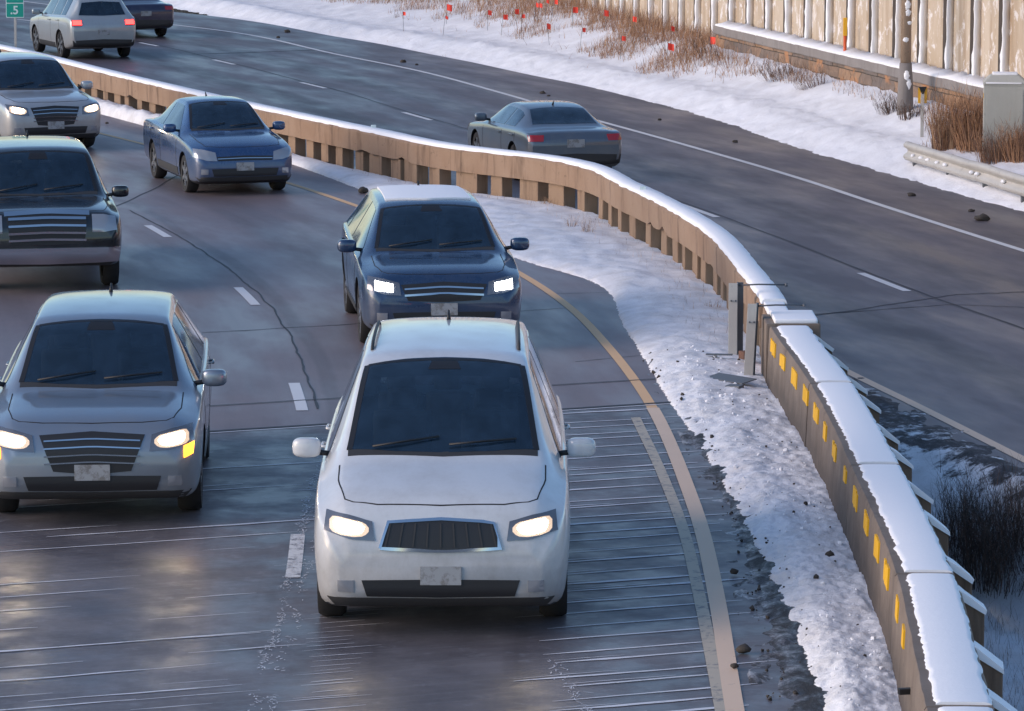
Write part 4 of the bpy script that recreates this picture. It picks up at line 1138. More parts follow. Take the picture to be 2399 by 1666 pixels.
# ------------------------------------------------------------------ vehicles
def paint(name, c, rough=0.32, metal=0.25, grime=0.8, gh=0.75):
    m = mat(name, c, rough, metal, 0.5, 0.9); g = N(m)
    o = g.coord('Object'); x, y, z = g.sep(o)
    n = g.noise(o, 3.0, 6, 0.7); f = g.noise(g.coord('Object', (1, 1, 0.35)), 26.0, 4, 0.7)
    low = g.math('SUBTRACT', 1.0, g.math('DIVIDE', z, gh), True)
    k = g.math('MULTIPLY', g.math('ADD', low, g.math('MULTIPLY', g.math('SUBTRACT', n, 0.45), 0.9), True), grime, True)
    k = g.math('ADD', k, g.math('MULTIPLY', g.ramp(f, [(0.5, 0.0), (0.8, 1.0)]), 0.10 * grime), True)
    g.color(g.mix(k, c, (0.21, 0.195, 0.18)))
    g.rough(g.math('ADD', g.math('MULTIPLY', k, 0.4), rough, True))
    inv = g.math('SUBTRACT', 0.9, g.math('MULTIPLY', k, 0.9), True)
    g.l(inv, g.p.inputs['Coat Weight'])
    g.l(g.math('MULTIPLY', g.math('SUBTRACT', 1.0, k, True), metal), g.p.inputs['Metallic'])
    return m

def glass_mat(name, tint):
    m = mat(name, tint, 0.05, 0.0, 0.8, 1.0, ior=1.6); g = N(m)
    d = g.noise(g.coord('Object'), 24, 5, 0.7); g.rough(g.ramp(d, [(0.4, 0.03), (0.75, 0.20)]))
    out = [n for n in m.node_tree.nodes if n.type == 'OUTPUT_MATERIAL'][0]
    tr = g.n('ShaderNodeBsdfTransparent'); tr.inputs[0].default_value = (0.36, 0.46, 0.54, 1)
    fr = g.n('ShaderNodeFresnel'); fr.inputs[0].default_value = 2.1
    film = g.noise(g.coord('Object', (1, 1, 0.4)), 5.0, 5, 0.7)
    mx = g.n('ShaderNodeMixShader')
    g.l(g.math('ADD', g.math('MULTIPLY', fr.outputs[0], 1.35), g.math('MULTIPLY', film, 0.52), True), mx.inputs[0])
    g.l(tr.outputs[0], mx.inputs[1]); g.l(g.p.outputs[0], mx.inputs[2]); g.l(mx.outputs[0], out.inputs[0])
    return m
M['glass'] = glass_mat('window_glass', (0.022, 0.052, 0.095))
M['cabin'] = mat('cabin_dark', (0.020, 0.020, 0.022), 0.8)
M['seat'] = mat('seat_cloth', (0.075, 0.072, 0.070), 0.85)
M['grille'] = mat('grille_black', (0.02, 0.02, 0.022), 0.45)
M['trim'] = mat('dark_trim', (0.035, 0.034, 0.034), 0.6)
M['chrome'] = mat('chrome', (0.62, 0.63, 0.65), 0.14, 1.0)
M['gap'] = mat('panel_gap', (0.012, 0.012, 0.013), 0.8)
M['tyre'] = mat('tyre_rubber', (0.022, 0.021, 0.021), 0.85)
M['rim'] = mat('alloy_rim', (0.30, 0.30, 0.31), 0.35, 0.8)
M['lamp_house'] = mat('lamp_lens', (0.20, 0.20, 0.21), 0.12, 0.6, 0.5, 1.0)
M['lamp_dark'] = mat('unlit_lamp_lens', (0.35, 0.36, 0.38), 0.1, 0.4, 0.5, 1.0)
M['lit_reflector'] = mat('lit_lamp_reflector', (0.4, 0.4, 0.4), 0.2, 0.3, emit=(1.0, 0.66, 0.36), estr=0.55)
M['lit_warm'] = mat('lit_headlamp_warm', (1, 1, 1), 0.3, emit=(1.0, 0.80, 0.52), estr=22)
M['lit_white'] = mat('lit_headlamp_white', (1, 1, 1), 0.3, emit=(0.95, 0.98, 1.0), estr=22)
M['lit_amber'] = mat('lit_turn_lamp', (1, 0.4, 0.05), 0.3, emit=(1.0, 0.24, 0.01), estr=7)
M['lit_red'] = mat('lit_tail_lamp', (0.8, 0.05, 0.05), 0.3, emit=(1.0, 0.035, 0.03), estr=5)
M['red_lens'] = mat('tail_lamp_lens', (0.35, 0.012, 0.015), 0.15, 0, 0.5, 1.0)
M['plate'] = worn_paint('licence_plate', (0.36, 0.37, 0.38), 0.46, (0.20, 0.19, 0.18))

def pchip(xs, ys):
    xs, ys = np.array(xs, float), np.array(ys, float)
    h = np.diff(xs); d = np.diff(ys) / h; m = np.zeros(len(xs)); m[0], m[-1] = d[0], d[-1]
    for i in range(1, len(xs) - 1):
        if d[i-1] * d[i] > 0:
            w1, w2 = 2*h[i] + h[i-1], h[i] + 2*h[i-1]; m[i] = (w1 + w2) / (w1 / d[i-1] + w2 / d[i])
    def f(x):
        i = min(max(int(np.searchsorted(xs, x) - 1), 0), len(xs) - 2); t = (x - xs[i]) / h[i]; t = min(max(t, 0), 1)
        return (2*t**3-3*t*t+1)*ys[i] + (t**3-2*t*t+t)*h[i]*m[i] + (-2*t**3+3*t*t)*ys[i+1] + (t**3-t*t)*h[i]*m[i+1]
    return f

# silhouettes: rows are (metres behind the nose, half width, underside, shoulder, top-edge half width, top-edge height, centre-line height)
SHAPES = {
 'suv': dict(L=4.75, wheel=0.365, axles=(0.92, 3.66), cowl=1.20, head=1.98, ctl=[
   (0.00, .74, .40, .60, .66, .655, .69), (.05, .83, .30, .74, .70, .80, .84), (.14, .895, .25, .84, .735, .90, .945), (.32, .935, .23, .90, .76, .965, 1.01),
   (.75, .955, .23, .965, .78, 1.02, 1.065), (1.18, .96, .23, 1.02, .78, 1.075, 1.115), (1.28, .96, .23, 1.03, .765, 1.125, 1.175), (1.95, .965, .23, 1.07, .635, 1.60, 1.665),
   (2.15, .965, .23, 1.075, .615, 1.655, 1.715), (3.0, .965, .23, 1.10, .61, 1.685, 1.745), (3.9, .955, .25, 1.13, .60, 1.655, 1.71), (4.30, .94, .28, 1.14, .585, 1.60, 1.65),
   (4.42, .93, .30, 1.13, .60, 1.50, 1.55), (4.60, .91, .34, 1.09, .70, 1.14, 1.18), (4.68, .89, .36, 1.02, .74, 1.06, 1.08), (4.75, .82, .42, .86, .70, .90, .92)]),
 'van': dict(L=4.95, wheel=0.36, axles=(0.95, 3.85), cowl=0.98, head=2.02, ctl=[
   (0.00, .76, .38, .60, .68, .66, .70), (.05, .86, .29, .74, .73, .81, .86), (.14, .925, .24, .85, .765, .92, .975), (.30, .965, .22, .92, .79, .99, 1.05),
   (.60, .985, .22, .98, .81, 1.06, 1.12), (.96, .995, .22, 1.04, .815, 1.135, 1.19), (1.06, .995, .22, 1.05, .80, 1.18, 1.24), (1.98, 1.0, .22, 1.09, .68, 1.66, 1.73),
   (2.2, 1.0, .22, 1.10, .665, 1.715, 1.78), (3.2, 1.0, .22, 1.11, .66, 1.745, 1.81), (4.2, .99, .24, 1.12, .65, 1.72, 1.78), (4.60, .975, .27, 1.12, .64, 1.66, 1.715),
   (4.72, .965, .29, 1.11, .66, 1.52, 1.58), (4.84, .95, .33, 1.07, .74, 1.13, 1.18), (4.90, .93, .36, 1.02, .77, 1.06, 1.09), (4.95, .86, .42, .86, .73, .90, .92)]),
 'pickup': dict(L=5.3, wheel=0.40, axles=(0.98, 4.25), cowl=1.38, head=2.02, ctl=[
   (0.00, .84, .50, .78, .74, .86, .90), (.05, .92, .40, .92, .79, 1.00, 1.04), (.14, .96, .36, 1.00, .81, 1.08, 1.12), (.32, .985, .34, 1.04, .83, 1.115, 1.16),
   (.75, .995, .34, 1.08, .84, 1.15, 1.195), (1.36, 1.0, .34, 1.12, .84, 1.18, 1.22), (1.46, 1.0, .34, 1.13, .82, 1.23, 1.28), (2.0, 1.0, .34, 1.15, .70, 1.76, 1.82),
   (2.2, 1.0, .34, 1.16, .68, 1.81, 1.87), (3.0, 1.0, .34, 1.17, .68, 1.83, 1.885), (3.9, .995, .34, 1.18, .67, 1.80, 1.855), (4.75, .985, .36, 1.18, .66, 1.74, 1.79),
   (4.95, .975, .40, 1.16, .68, 1.58, 1.62), (5.12, .96, .44, 1.12, .78, 1.17, 1.20), (5.22, .94, .46, 1.06, .80, 1.08, 1.10), (5.3, .88, .52, .92, .76, .95, .97)]),
 'sedan': dict(L=4.70, wheel=0.33, axles=(0.92, 3.66), cowl=1.30, head=2.12, ctl=[
   (0.00, .70, .36, .52, .62, .57, .60), (.05, .80, .26, .64, .66, .69, .72), (.14, .87, .21, .73, .70, .78, .81), (.32, .905, .19, .79, .72, .835, .87),
   (.75, .92, .19, .855, .74, .90, .94), (1.28, .92, .19, .905, .735, .955, .99), (1.38, .92, .19, .915, .72, 1.00, 1.04), (2.08, .92, .19, .945, .575, 1.345, 1.40),
   (2.30, .92, .19, .95, .555, 1.39, 1.44), (2.8, .92, .19, .96, .55, 1.395, 1.45), (3.25, .915, .20, .97, .55, 1.355, 1.405), (3.95, .905, .22, .985, .66, 1.06, 1.10),
   (4.10, .90, .24, .985, .69, 1.015, 1.045), (4.50, .885, .28, .965, .69, .99, 1.01), (4.62, .87, .31, .92, .67, .955, .97), (4.70, .80, .38, .78, .62, .82, .83)]),
}

def body_mesh(sh, hs=1.0):
    """closed lofted shell; car coordinates: x forward, y left, nose at +L/2"""
    ctl = np.array(sh['ctl']); d = ctl[:, 0]; L = sh['L']
    F = [pchip(d, ctl[:, i]) for i in range(1, 7)]
    st = sorted(set([0.0, .012, .03, .05, .08, .11, .14, .19, .25, .32] + [round(v, 3) for v in np.arange(.4, L - .3, .085)] + [L - q for q in (.3, .24, .19, .14, .1, .07, .045, .025, .01, 0.0)]))
    rings = []
    for q in st:
        w, zb, zs, we, ze, zc = [f(q) for f in F]
        zsh = lambda z: z if z < 0.6 else 0.6 + (z - 0.6) * hs
        zs, ze, zc = zsh(zs), zsh(ze), zsh(zc)
        hh = zs - zb
        K = [(0, zb), (w * .55, zb), (w * .86, zb + .005), (w * .955, zb + .06 * min(1, hh * 3)), (w * .985, zb + .30 * hh), (w, zb + .58 * hh), (w * .995, zb + .82 * hh), (w * .972, zs - .012), (w * .945, zs + .006),
             (w * .945 + (we - w * .945) * .5, zs + (ze - zs) * .52), (we, ze), (we * .93, ze + (zc - ze) * .42), (we * .72, ze + (zc - ze) * .75), (we * .38, ze + (zc - ze) * .95), (0, zc)]
        K = np.array(K); out = []
        for i in range(len(K) - 1):
            p0, p1, p2, p3 = K[max(i - 1, 0)], K[i], K[i + 1], K[min(i + 2, len(K) - 1)]
            if i == 0: p0 = K[1] * [-1, 1]
            if i + 2 >= len(K): p3 = K[-2] * [-1, 1]
            for t in (0, 1/3, 2/3):
                tn = 0.5
                m1, m2 = (p2 - p0) * tn, (p3 - p1) * tn
                # keep tangents no longer than the span
                sp = np.linalg.norm(p2 - p1)
                for m_ in (m1, m2):
                    ln = np.linalg.norm(m_)
                    if ln > sp > 0: m_ *= sp / ln
                out.append((2*t**3-3*t*t+1)*p1 + (t**3-2*t*t+t)*m1 + (-2*t**3+3*t*t)*p2 + (t**3-t*t)*m2)
        out.append(K[-1]); rings.append((q, out))
    vs, fs = [], []; n = len(rings[0][1]); full = 2 * n - 2
    for q, r in rings:
        x = L / 2 - q
        vs += [(x, a[0], a[1]) for a in r] + [(x, -a[0], a[1]) for a in r[-2:0:-1]]
    for i in range(len(rings) - 1):
        for j in range(full):
            a, b = i * full + j, i * full + (j + 1) % full
            fs.append((a, b, b + full, a + full))
    for i in (0, len(rings) - 1):                       # end caps as strips from side to side
        for j in range(n - 1):
            a, b = i * full + j, i * full + j + 1
            c, e = i * full + (full - j - 1 if j + 1 < n - 1 else j + 1), i * full + ((full - j) % full)
            idx = [a, b] + ([c] if c != b else []) + ([e] if e != a and e != c else [])
            if len(set(idx)) >= 3: fs.append(tuple(idx))
    return vs, fs

def make_car(name, label, cat, shape, pos, heading, pm, front=True, hs=1.0, scale=(1, 1, 1), group=None, lamps='lit_warm', amber=False, tail='lit_red', grille='bar', roof_rails=False, plate=True, roof_sheen=False, beam=0.0):
    sh = SHAPES[shape]; L = sh['L']; ctl = np.array(sh['ctl'])
    root = tag(empty(name, pos, heading), label, cat, group); root.scale = scale
    vs, fs = body_mesh(sh, hs)
    tmp = bpy.data.meshes.new('tmp'); tmp.from_pydata(vs, [], fs); tmp.update()
    bm = bmesh.new(); bm.from_mesh(tmp); bmesh.ops.recalc_face_normals(bm, faces=bm.faces[:])
    if bm.calc_volume(signed=True) < 0: bmesh.ops.reverse_faces(bm, faces=bm.faces[:])
    bm.to_mesh(tmp)
    bvh = BVHTree.FromBMesh(bm); bm.free()
    sm = lambda z: z if z < 0.6 else 0.6 + (z - 0.6) * hs
    wr = sh['wheel']; ax = [L / 2 - a for a in sh['axles']]
    wmax = max(c[1] for c in sh['ctl'])
    # wheel arches cut out of the shell
    body = link_mesh('body', tmp, [pm, M['black']], root, True)
    bmc = bmesh.new()
    for a in ax:
        for s in (-1, 1):
            bmesh.ops.create_cone(bmc, cap_ends=True, segments=40, radius1=wr + .055, radius2=wr + .055, depth=0.5, matrix=Matrix.Translation((a, s * (wmax - 0.02), wr - .005)) @ Matrix.Rotation(R(90), 4, 'X'))
    bmesh.ops.recalc_face_normals(bmc, faces=bmc.faces[:])
    if bmc.calc_volume(signed=True) < 0: bmesh.ops.reverse_faces(bmc, faces=bmc.faces[:])
    mc = bpy.data.meshes.new('cut'); bmc.to_mesh(mc); bmc.free(); cut = bpy.data.objects.new('cut', mc); COL.objects.link(cut)
    cut.parent = root
    FF = [pchip(ctl[:, 0], ctl[:, q]) for q in range(1, 7)]
    cw, hd = sh['cowl'], sh['head']
    Xd = lambda q: L / 2 - q
    wa, wb = FF[3](cw + .1) * .93, FF[3](hd) * .93
    W_top = [(Xd(hd - .04), -wb), (Xd(hd - .0), -wb * .5), (Xd(hd + .015), 0), (Xd(hd - .0), wb * .5), (Xd(hd - .04), wb)]
    W_bot = [(Xd(cw + .10), -wa), (Xd(cw + .04), -wa * .5), (Xd(cw + .02), 0), (Xd(cw + .04), wa * .5), (Xd(cw + .10), wa)]
    tail_d = L - .62 if shape != 'sedan' else 3.55
    zsf = lambda q: sm(FF[2](q)) + .035
    zef = lambda q: sm(FF[4](q)) - .045
    def win_poly(d0, d1, d0t, d1t):
        top = [(Xd(d0t + (d1t - d0t) * t), min(zef(max(d0t + (d1t - d0t) * t, hd + .12)), zef(d0t + (d1t - d0t) * t))) for t in (0, .35, .7, 1)]
        bot = [(Xd(d0 + (d1 - d0) * t), zsf(d0 + (d1 - d0) * t)) for t in (0, .35, .7, 1)]
        return top, bot
    side_w = [('side_window', *win_poly(hd - .55, hd + .72, hd + .10, hd + .72)), ('side_window', *win_poly(hd + .80, min(hd + 1.62, tail_d - .02), hd + .80, min(hd + 1.55, tail_d - .1)))]
    if shape != 'sedan': side_w.append(('quarter_window', *win_poly(hd + 1.70, tail_d, hd + 1.63, tail_d - .10)))
    def prism(poly, mk, a, b, shrink):
        cx_ = sum(p[0] for p in poly) / len(poly); cy_ = sum(p[1] for p in poly) / len(poly)
        bq = bmesh.new(); A, B = [], []
        for p in poly:
            dx, dy = p[0] - cx_, p[1] - cy_; ln = math.hypot(dx, dy); k = max(.1, (ln - shrink) / ln)
            A.append(bq.verts.new(mk(cx_ + dx * k, cy_ + dy * k, a))); B.append(bq.verts.new(mk(cx_ + dx * k, cy_ + dy * k, b)))
        bq.faces.new(A); bq.faces.new(B[::-1])
        for q in range(len(A)): bq.faces.new((A[q], B[q], B[(q + 1) % len(A)], A[(q + 1) % len(A)]))
        return bq
    cuts = [prism(W_top + W_bot[::-1], lambda x, y, z: (x, y, z), .70, 3.0, .016)]
    for _, tp, bt in side_w:
        cuts.append(prism(tp + bt[::-1], lambda x, z, y: (x, y, z), -2.0, 2.0, .010))
    if shape != 'sedan':
        zr1, zr0 = sm(FF[4](L - .40)) - .03, sm(FF[2](L - .3)) + .06
        cuts.append(prism([(-.52, zr1 - .03), (0, zr1), (.52, zr1 - .03), (.64, zr0), (0, zr0 - .02), (-.64, zr0)], lambda y, z, x: (x, y, z), -L, -L / 2 + .9, .014))
    else: cuts.append(prism([(Xd(3.36), -.50), (Xd(3.32), 0), (Xd(3.36), .50), (Xd(3.93), .60), (Xd(3.97), 0), (Xd(3.93), -.60)], lambda x, y, z: (x, y, z), .80, 3.0, .014))
    bq = bmesh.new(); rg_ = []                       # the cabin space itself, kept inside the shell
    for q in np.linspace(cw + .42, tail_d - .06, 12):
        zt_, zb2, w1, w2 = sm(FF[4](q)) - .055, .62, FF[0](q) - .13, FF[3](q) - .045
        zm = sm(FF[2](q))
        zt_ = max(zt_, zm + .06)
        rg_.append([bq.verts.new((Xd(q), y_, z_)) for y_, z_ in ((-w1, zb2), (w1, zb2), (w1, zm - .02), (w2, zt_), (-w2, zt_), (-w1, zm - .02))])
    for r0_, r1_ in zip(rg_[:-1], rg_[1:]):
        for q in range(6): bq.faces.new((r0_[q], r0_[(q + 1) % 6], r1_[(q + 1) % 6], r1_[q]))
    bq.faces.new(rg_[0]); bq.faces.new(rg_[-1][::-1])
    cuts.insert(0, bq)
    objs = [cut]
    for bq in cuts:
        bmesh.ops.recalc_face_normals(bq, faces=bq.faces[:])
        if bq.calc_volume(signed=True) < 0: bmesh.ops.reverse_faces(bq, faces=bq.faces[:])
        mq = bpy.data.meshes.new('cut'); bq.to_mesh(mq); bq.free(); oq = bpy.data.objects.new('cut', mq); COL.objects.link(oq); oq.parent = root; objs.append(oq)
    for oq in objs:
        mod = body.modifiers.new('opening', 'BOOLEAN'); mod.operation = 'DIFFERENCE'; mod.object = oq; mod.solver = 'FAST'
    bpy.context.view_layer.update()
    dg = bpy.context.evaluated_depsgraph_get()
    nm = bpy.data.meshes.new_from_object(body.evaluated_get(dg), depsgraph=dg)
    body.modifiers.clear(); body.data = nm
    for oq in objs:
        mq = oq.data; bpy.data.objects.remove(oq); bpy.data.meshes.remove(mq)
    nm.materials.clear(); nm.materials.append(pm); nm.materials.append(M['black'])
    for p_ in nm.polygons:
        c = p_.center; p_.material_index = 0; p_.use_smooth = True
        for a in ax:
            if math.hypot(c.x - a, c.z - wr + .005) < wr + .058 and abs(c.y) < wmax - 0.0 and abs(p_.normal.y) < 0.75 and abs(math.hypot(c.x - a, c.z - wr + .005) - wr - .05) < 0.02: p_.material_index = 1
            if math.hypot(c.x - a, c.z - wr + .005) < wr + .05 and abs(c.y) < wmax - 0.2: p_.material_index = 1
        if c.z < 0.26 and p_.normal.z < -0.6: p_.material_index = 1
        if p_.material_index == 0 and c.z > .6:          # lining of the cabin
            near = bvh.find_nearest(c)
            if near[0] is not None and near[3] > .018: p_.material_index = 1
    nm.set_sharp_from_angle(angle=R(38))

    def cast(axis, a, b):
        if axis == 'front': o, d = Vector((9, a, b)), Vector((-1, 0, 0))
        elif axis == 'rear': o, d = Vector((-9, a, b)), Vector((1, 0, 0))
        elif axis == 'left': o, d = Vector((a, 9, b)), Vector((0, -1, 0))
        elif axis == 'right': o, d = Vector((a, -9, b)), Vector((0, 1, 0))
        else: o, d = Vector((a, b, 9)), Vector((0, 0, -1))
        h = bvh.ray_cast(o, d)
        if h[0] is None:
            tgt = Vector((0, a, b)) if axis in ('front', 'rear') else (Vector((a, 0, b)) if axis in ('left', 'right') else Vector((a, b, 0)))
            if axis == 'front': tgt.x = L / 2
            if axis == 'rear': tgt.x = -L / 2
            if axis == 'left': tgt.y = wmax
            if axis == 'right': tgt.y = -wmax
            h = bvh.find_nearest(tgt)
        nrm = h[1]
        if nrm.dot(d) > 0: nrm = -nrm
        return h[0], nrm
    def samp(pl, n):
        s = [0.0]
        for p, q in zip(pl[:-1], pl[1:]): s.append(s[-1] + math.hypot(q[0] - p[0], q[1] - p[1]))
        out = []
        for i in range(n + 1):
            t = s[-1] * i / n; k = 0
            while k < len(s) - 2 and s[k + 1] < t: k += 1
            f = (t - s[k]) / max(1e-6, s[k + 1] - s[k]); out.append((pl[k][0] + (pl[k + 1][0] - pl[k][0]) * f, pl[k][1] + (pl[k + 1][1] - pl[k][1]) * f))
        return out
    def patch(nm_, top, bot, axis, m, off=.005, n=14, k=8, parent=None, mirror=False):
        res = []
        for sgn in ((1, -1) if mirror else (1,)):
            axx = axis
            if sgn < 0 and axis == 'left': axx = 'right'
            mul = (lambda p: (p[0], p[1])) if axis in ('left', 'right') else ((lambda p: (p[0] * sgn, p[1])) if axis in ('front', 'rear') else (lambda p: (p[0], p[1] * sgn)))
            T, B = [mul(p) for p in samp(top, n)], [mul(p) for p in samp(bot, n)]
            b2 = bmesh.new(); gv, bk = [], []
            for i in range(n + 1):
                cg, cb = [], []
                for j in range(k + 1):
                    t = j / k; hit, nr = cast(axx, B[i][0] + (T[i][0] - B[i][0]) * t, B[i][1] + (T[i][1] - B[i][1]) * t)
                    cg.append(b2.verts.new(hit + nr * off)); cb.append(b2.verts.new(hit - nr * .012) if i in (0, n) or j in (0, k) else None)
                gv.append(cg); bk.append(cb)
            for i in range(n):
                for j in range(k): b2.faces.new((gv[i][j], gv[i + 1][j], gv[i + 1][j + 1], gv[i][j + 1])).smooth = True
            for i in range(n):
                for j in (0, k): b2.faces.new((gv[i][j], gv[i + 1][j], bk[i + 1][j], bk[i][j]))
            for j in range(k):
                for i in (0, n): b2.faces.new((gv[i][j], gv[i][j + 1], bk[i][j + 1], bk[i][j]))
            me = bpy.data.meshes.new(nm_); bmesh.ops.recalc_face_normals(b2, faces=b2.faces[:]); 
            # outward check on a middle face
            b2.faces.ensure_lookup_table()
            b2.to_mesh(me); b2.free()
            o = link_mesh(nm_, me, m, parent or root); me.set_sharp_from_angle(angle=R(45)); res.append(o)
        return res if mirror else res[0]
    def strip(nm_, pts, w, axis, m, off=.0025, mirror=False, parent=None):
        """a narrow line laid on the shell"""
        t, b = [], []
        for i, p in enumerate(pts):
            q0, q1 = pts[max(i - 1, 0)], pts[min(i + 1, len(pts) - 1)]; dx, dy = q1[0] - q0[0], q1[1] - q0[1]; ln = math.hypot(dx, dy)
            t.append((p[0] - dy / ln * w / 2, p[1] + dx / ln * w / 2)); b.append((p[0] + dy / ln * w / 2, p[1] - dx / ln * w / 2))
        return patch(nm_, t, b, axis, m, off, max(8, len(pts) * 3), 1, parent, mirror)
    F = [pchip(ctl[:, 0], ctl[:, i]) for i in range(1, 7)]
    X = lambda d: L / 2 - d
    cw, hd = sh['cowl'], sh['head']
    ws = patch('windscreen', W_top, W_bot, 'top', M['glass'], .004, 24, 14)
    for sd in (-1, 1):
        strip('windscreen_edge', [(X(cw + .10), sd * wa * .985), (X((cw + hd) / 2 + .03), sd * (wa + wb) / 2 * .985), (X(hd - .04), sd * wb * .985)], .045, 'top', M['black'], .006, False, ws)
    strip('windscreen_edge', [(X(hd - .045), -wb * .97), (X(hd - .02), 0), (X(hd - .045), wb * .97)], .035, 'top', M['black'], .006, False, ws)
    patch('mirror_mount', [(X(hd - .05), -.10), (X(hd - .05), .10)], [(X(hd - .17), -.13), (X(hd - .17), .13)], 'top', M['black'], .006, 6, 3, ws)
    # wipers and cowl
    for yy in (0.05, -0.55):
        p0, _ = cast('top', X(cw + .07), yy); p1, n1 = cast('top', X(cw + .17), yy + .52)
        b2 = bmesh.new(); add_tube(b2, [p0 + Vector((0, 0, .03)), (p0 + p1) / 2 + n1 * .03, p1 + n1 * .02], .009, 5); bm_obj('wiper', b2, M['black'], root)
    patch('cowl', [(X(cw + .115), -wa), (X(cw + .045), 0), (X(cw + .115), wa)], [(X(cw + .03), -wa), (X(cw - .035), 0), (X(cw + .03), wa)], 'top', M['trim'], .003, 16, 2)
    for nm_, tp, bt in side_w: patch(nm_, tp, bt, 'left', M['glass'], .004, 12, 8, None, True)
    # rear glass, tail lamps
    if shape == 'sedan': patch('rear_window', [(X(3.36), -.50), (X(3.32), 0), (X(3.36), .50)], [(X(3.93), -.60), (X(3.97), 0), (X(3.93), .60)], 'top', M['glass'], .004, 18, 8)
    else:
        zr1, zr0 = sm(F[4](L - .40)) - .03, sm(F[2](L - .3)) + .06
        patch('rear_window', [(-.52, zr1 - .03), (0, zr1), (.52, zr1 - .03)], [(-.64, zr0), (0, zr0 - .02), (.64, zr0)], 'rear', M['glass'], .004, 18, 8)
    zl = sm(F[2](L - .12)) - .02
    tl = patch('tail_lamp', [(.58, zl + .01), (.86, zl + .01)], [(.60, zl - .15 if tail else zl - .10), (.86, zl - .15 if tail else zl - .10)], 'rear', M['red_lens'], .006, 8, 5, None, True)
    if tail == 'lit_red':
        for t_, s_ in zip(tl, (1, -1)):
            patch('lit_lamp', [(.60 * s_, zl - .0), (.84 * s_, zl - .0)], [(.60 * s_, zl - .12), (.84 * s_, zl - .12)], 'rear', M['lit_red'], .012, 6, 4, t_)
    patch('rear_bumper', [(-.84, .52), (0, .55), (.84, .52)], [(-.82, .36), (0, .34), (.82, .36)], 'rear', M['trim'], .012, 16, 5)
    patch('rear_plate', [(-.16, .80), (.16, .80)], [(-.16, .66), (.16, .66)], 'rear', M['plate'], .010, 4, 3)
    # nose
    zh = sm(F[4](.14)); zn = zh - .02
    if shape == 'pickup':
        g_ = patch('grille', [(-.52, zn + .02), (0, zn + .04), (.52, zn + .02)], [(-.48, zn - .34), (0, zn - .36), (.48, zn - .34)], 'front', M['grille'], .008, 18, 8)
        for k in range(4): strip('grille_bar', [(-.50, zn - .03 - .09 * k), (0, zn - .015 - .09 * k), (.50, zn - .03 - .09 * k)], .028, 'front', M['chrome'], .022, False, g_)
        strip('grille_surround', [(-.55, zn + .03), (0, zn + .055), (.55, zn + .03)], .045, 'front', M['chrome'], .016)
        patch('bumper', [(-.93, zn - .40), (0, zn - .40), (.93, zn - .40)], [(-.90, zn - .58), (0, zn - .60), (.90, zn - .58)], 'front', M['chrome'], .03, 20, 5)
        patch('air_dam', [(-.86, .47), (0, .46), (.86, .47)], [(-.82, .385), (0, .385), (.82, .385)], 'front', M['trim'], .008, 16, 3)
        hl = [(.58, zn + .02), (.74, zn + .015), (.885, zn - .02)], [(.58, zn - .20), (.74, zn - .20), (.90, zn - .18)]; bulb = [(.62, zn - .03), (.80, zn - .04)], [(.62, zn - .14), (.80, zn - .14)]
    else:
        if grille == 'slim':
            g_ = patch('grille', [(-.50, zn - .10), (0, zn - .085), (.50, zn - .10)], [(-.48, zn - .17), (0, zn - .165), (.48, zn - .17)], 'front', M['grille'], .007, 18, 4)
            strip('grille_bar', [(-.49, zn - .135), (0, zn - .125), (.49, zn - .135)], .014, 'front', M['chrome'], .015, False, g_)
        elif grille == 'mesh':
            g_ = patch('grille', [(-.40, zn - .04), (0, zn - .02), (.40, zn - .04)], [(-.46, zn - .22), (0, zn - .24), (.46, zn - .22)], 'front', M['grille'], .007, 18, 6)
            strip('grille_surround', [(-.46, zn - .225), (-.40, zn - .035), (0, zn - .012), (.40, zn - .035), (.46, zn - .225), (0, zn - .245), (-.46, zn - .225)], .022, 'front', M['chrome'], .016, False, g_)
            for k in range(9): strip('grille_bar', [((k - 4) * .095, zn - .045), ((k - 4) * .105, zn - .215)], .012, 'front', M['trim'], .013, False, g_)
        elif grille == 'bar':
            g_ = patch('grille', [(-.50, zn - .05), (0, zn - .02), (.50, zn - .05)], [(-.42, zn - .23), (0, zn - .25), (.42, zn - .23)], 'front', M['grille'], .007, 18, 6)
            for k in range(2): strip('grille_bar', [(-.46, zn - .10 - .07 * k), (0, zn - .075 - .07 * k), (.46, zn - .10 - .07 * k)], .018, 'front', M['chrome'], .015, False, g_)
        else:
            g_ = patch('grille', [(-.46, zn - .03), (0, zn - .0), (.46, zn - .03)], [(-.34, zn - .34), (0, zn - .37), (.34, zn - .34)], 'front', M['grille'], .007, 18, 8)
            for k in range(4): strip('grille_bar', [(-.42, zn - .08 - .065 * k), (0, zn - .06 - .065 * k), (.42, zn - .08 - .065 * k)], .012, 'front', M['chrome'], .014, False, g_)
        patch('lower_intake', [(-.60, .47), (0, .475), (.60, .47)], [(-.56, .345), (0, .335), (.56, .345)], 'front', M['grille'], .007, 18, 5)
        patch('chin', [(-.86, .335), (0, .325), (.86, .335)], [(-.80, .265), (0, .255), (.80, .265)], 'front', M['trim'], .008, 18, 3)
        patch('fog_lamp', [(.66, .47), (.78, .47)], [(.66, .38), (.78, .38)], 'front', M['lamp_dark'], .007, 5, 4, None, True)
        hl = [(.52, zn - .03), (.70, zn + .015), (.87, zn + .03)], [(.50, zn - .17), (.68, zn - .16), (.885, zn - .10)]; bulb = [(.56, zn - .075), (.59, zn - .045), (.66, zn - .03), (.74, zn - .015), (.80, zn - .01), (.825, zn - .035)], [(.56, zn - .10), (.59, zn - .13), (.66, zn - .135), (.74, zn - .125), (.80, zn - .11), (.825, zn - .085)]
    heads = patch('headlight', hl[0], hl[1], 'front', M['lamp_house'] if lamps else M['lamp_dark'], .009, 12, 6, None, True)
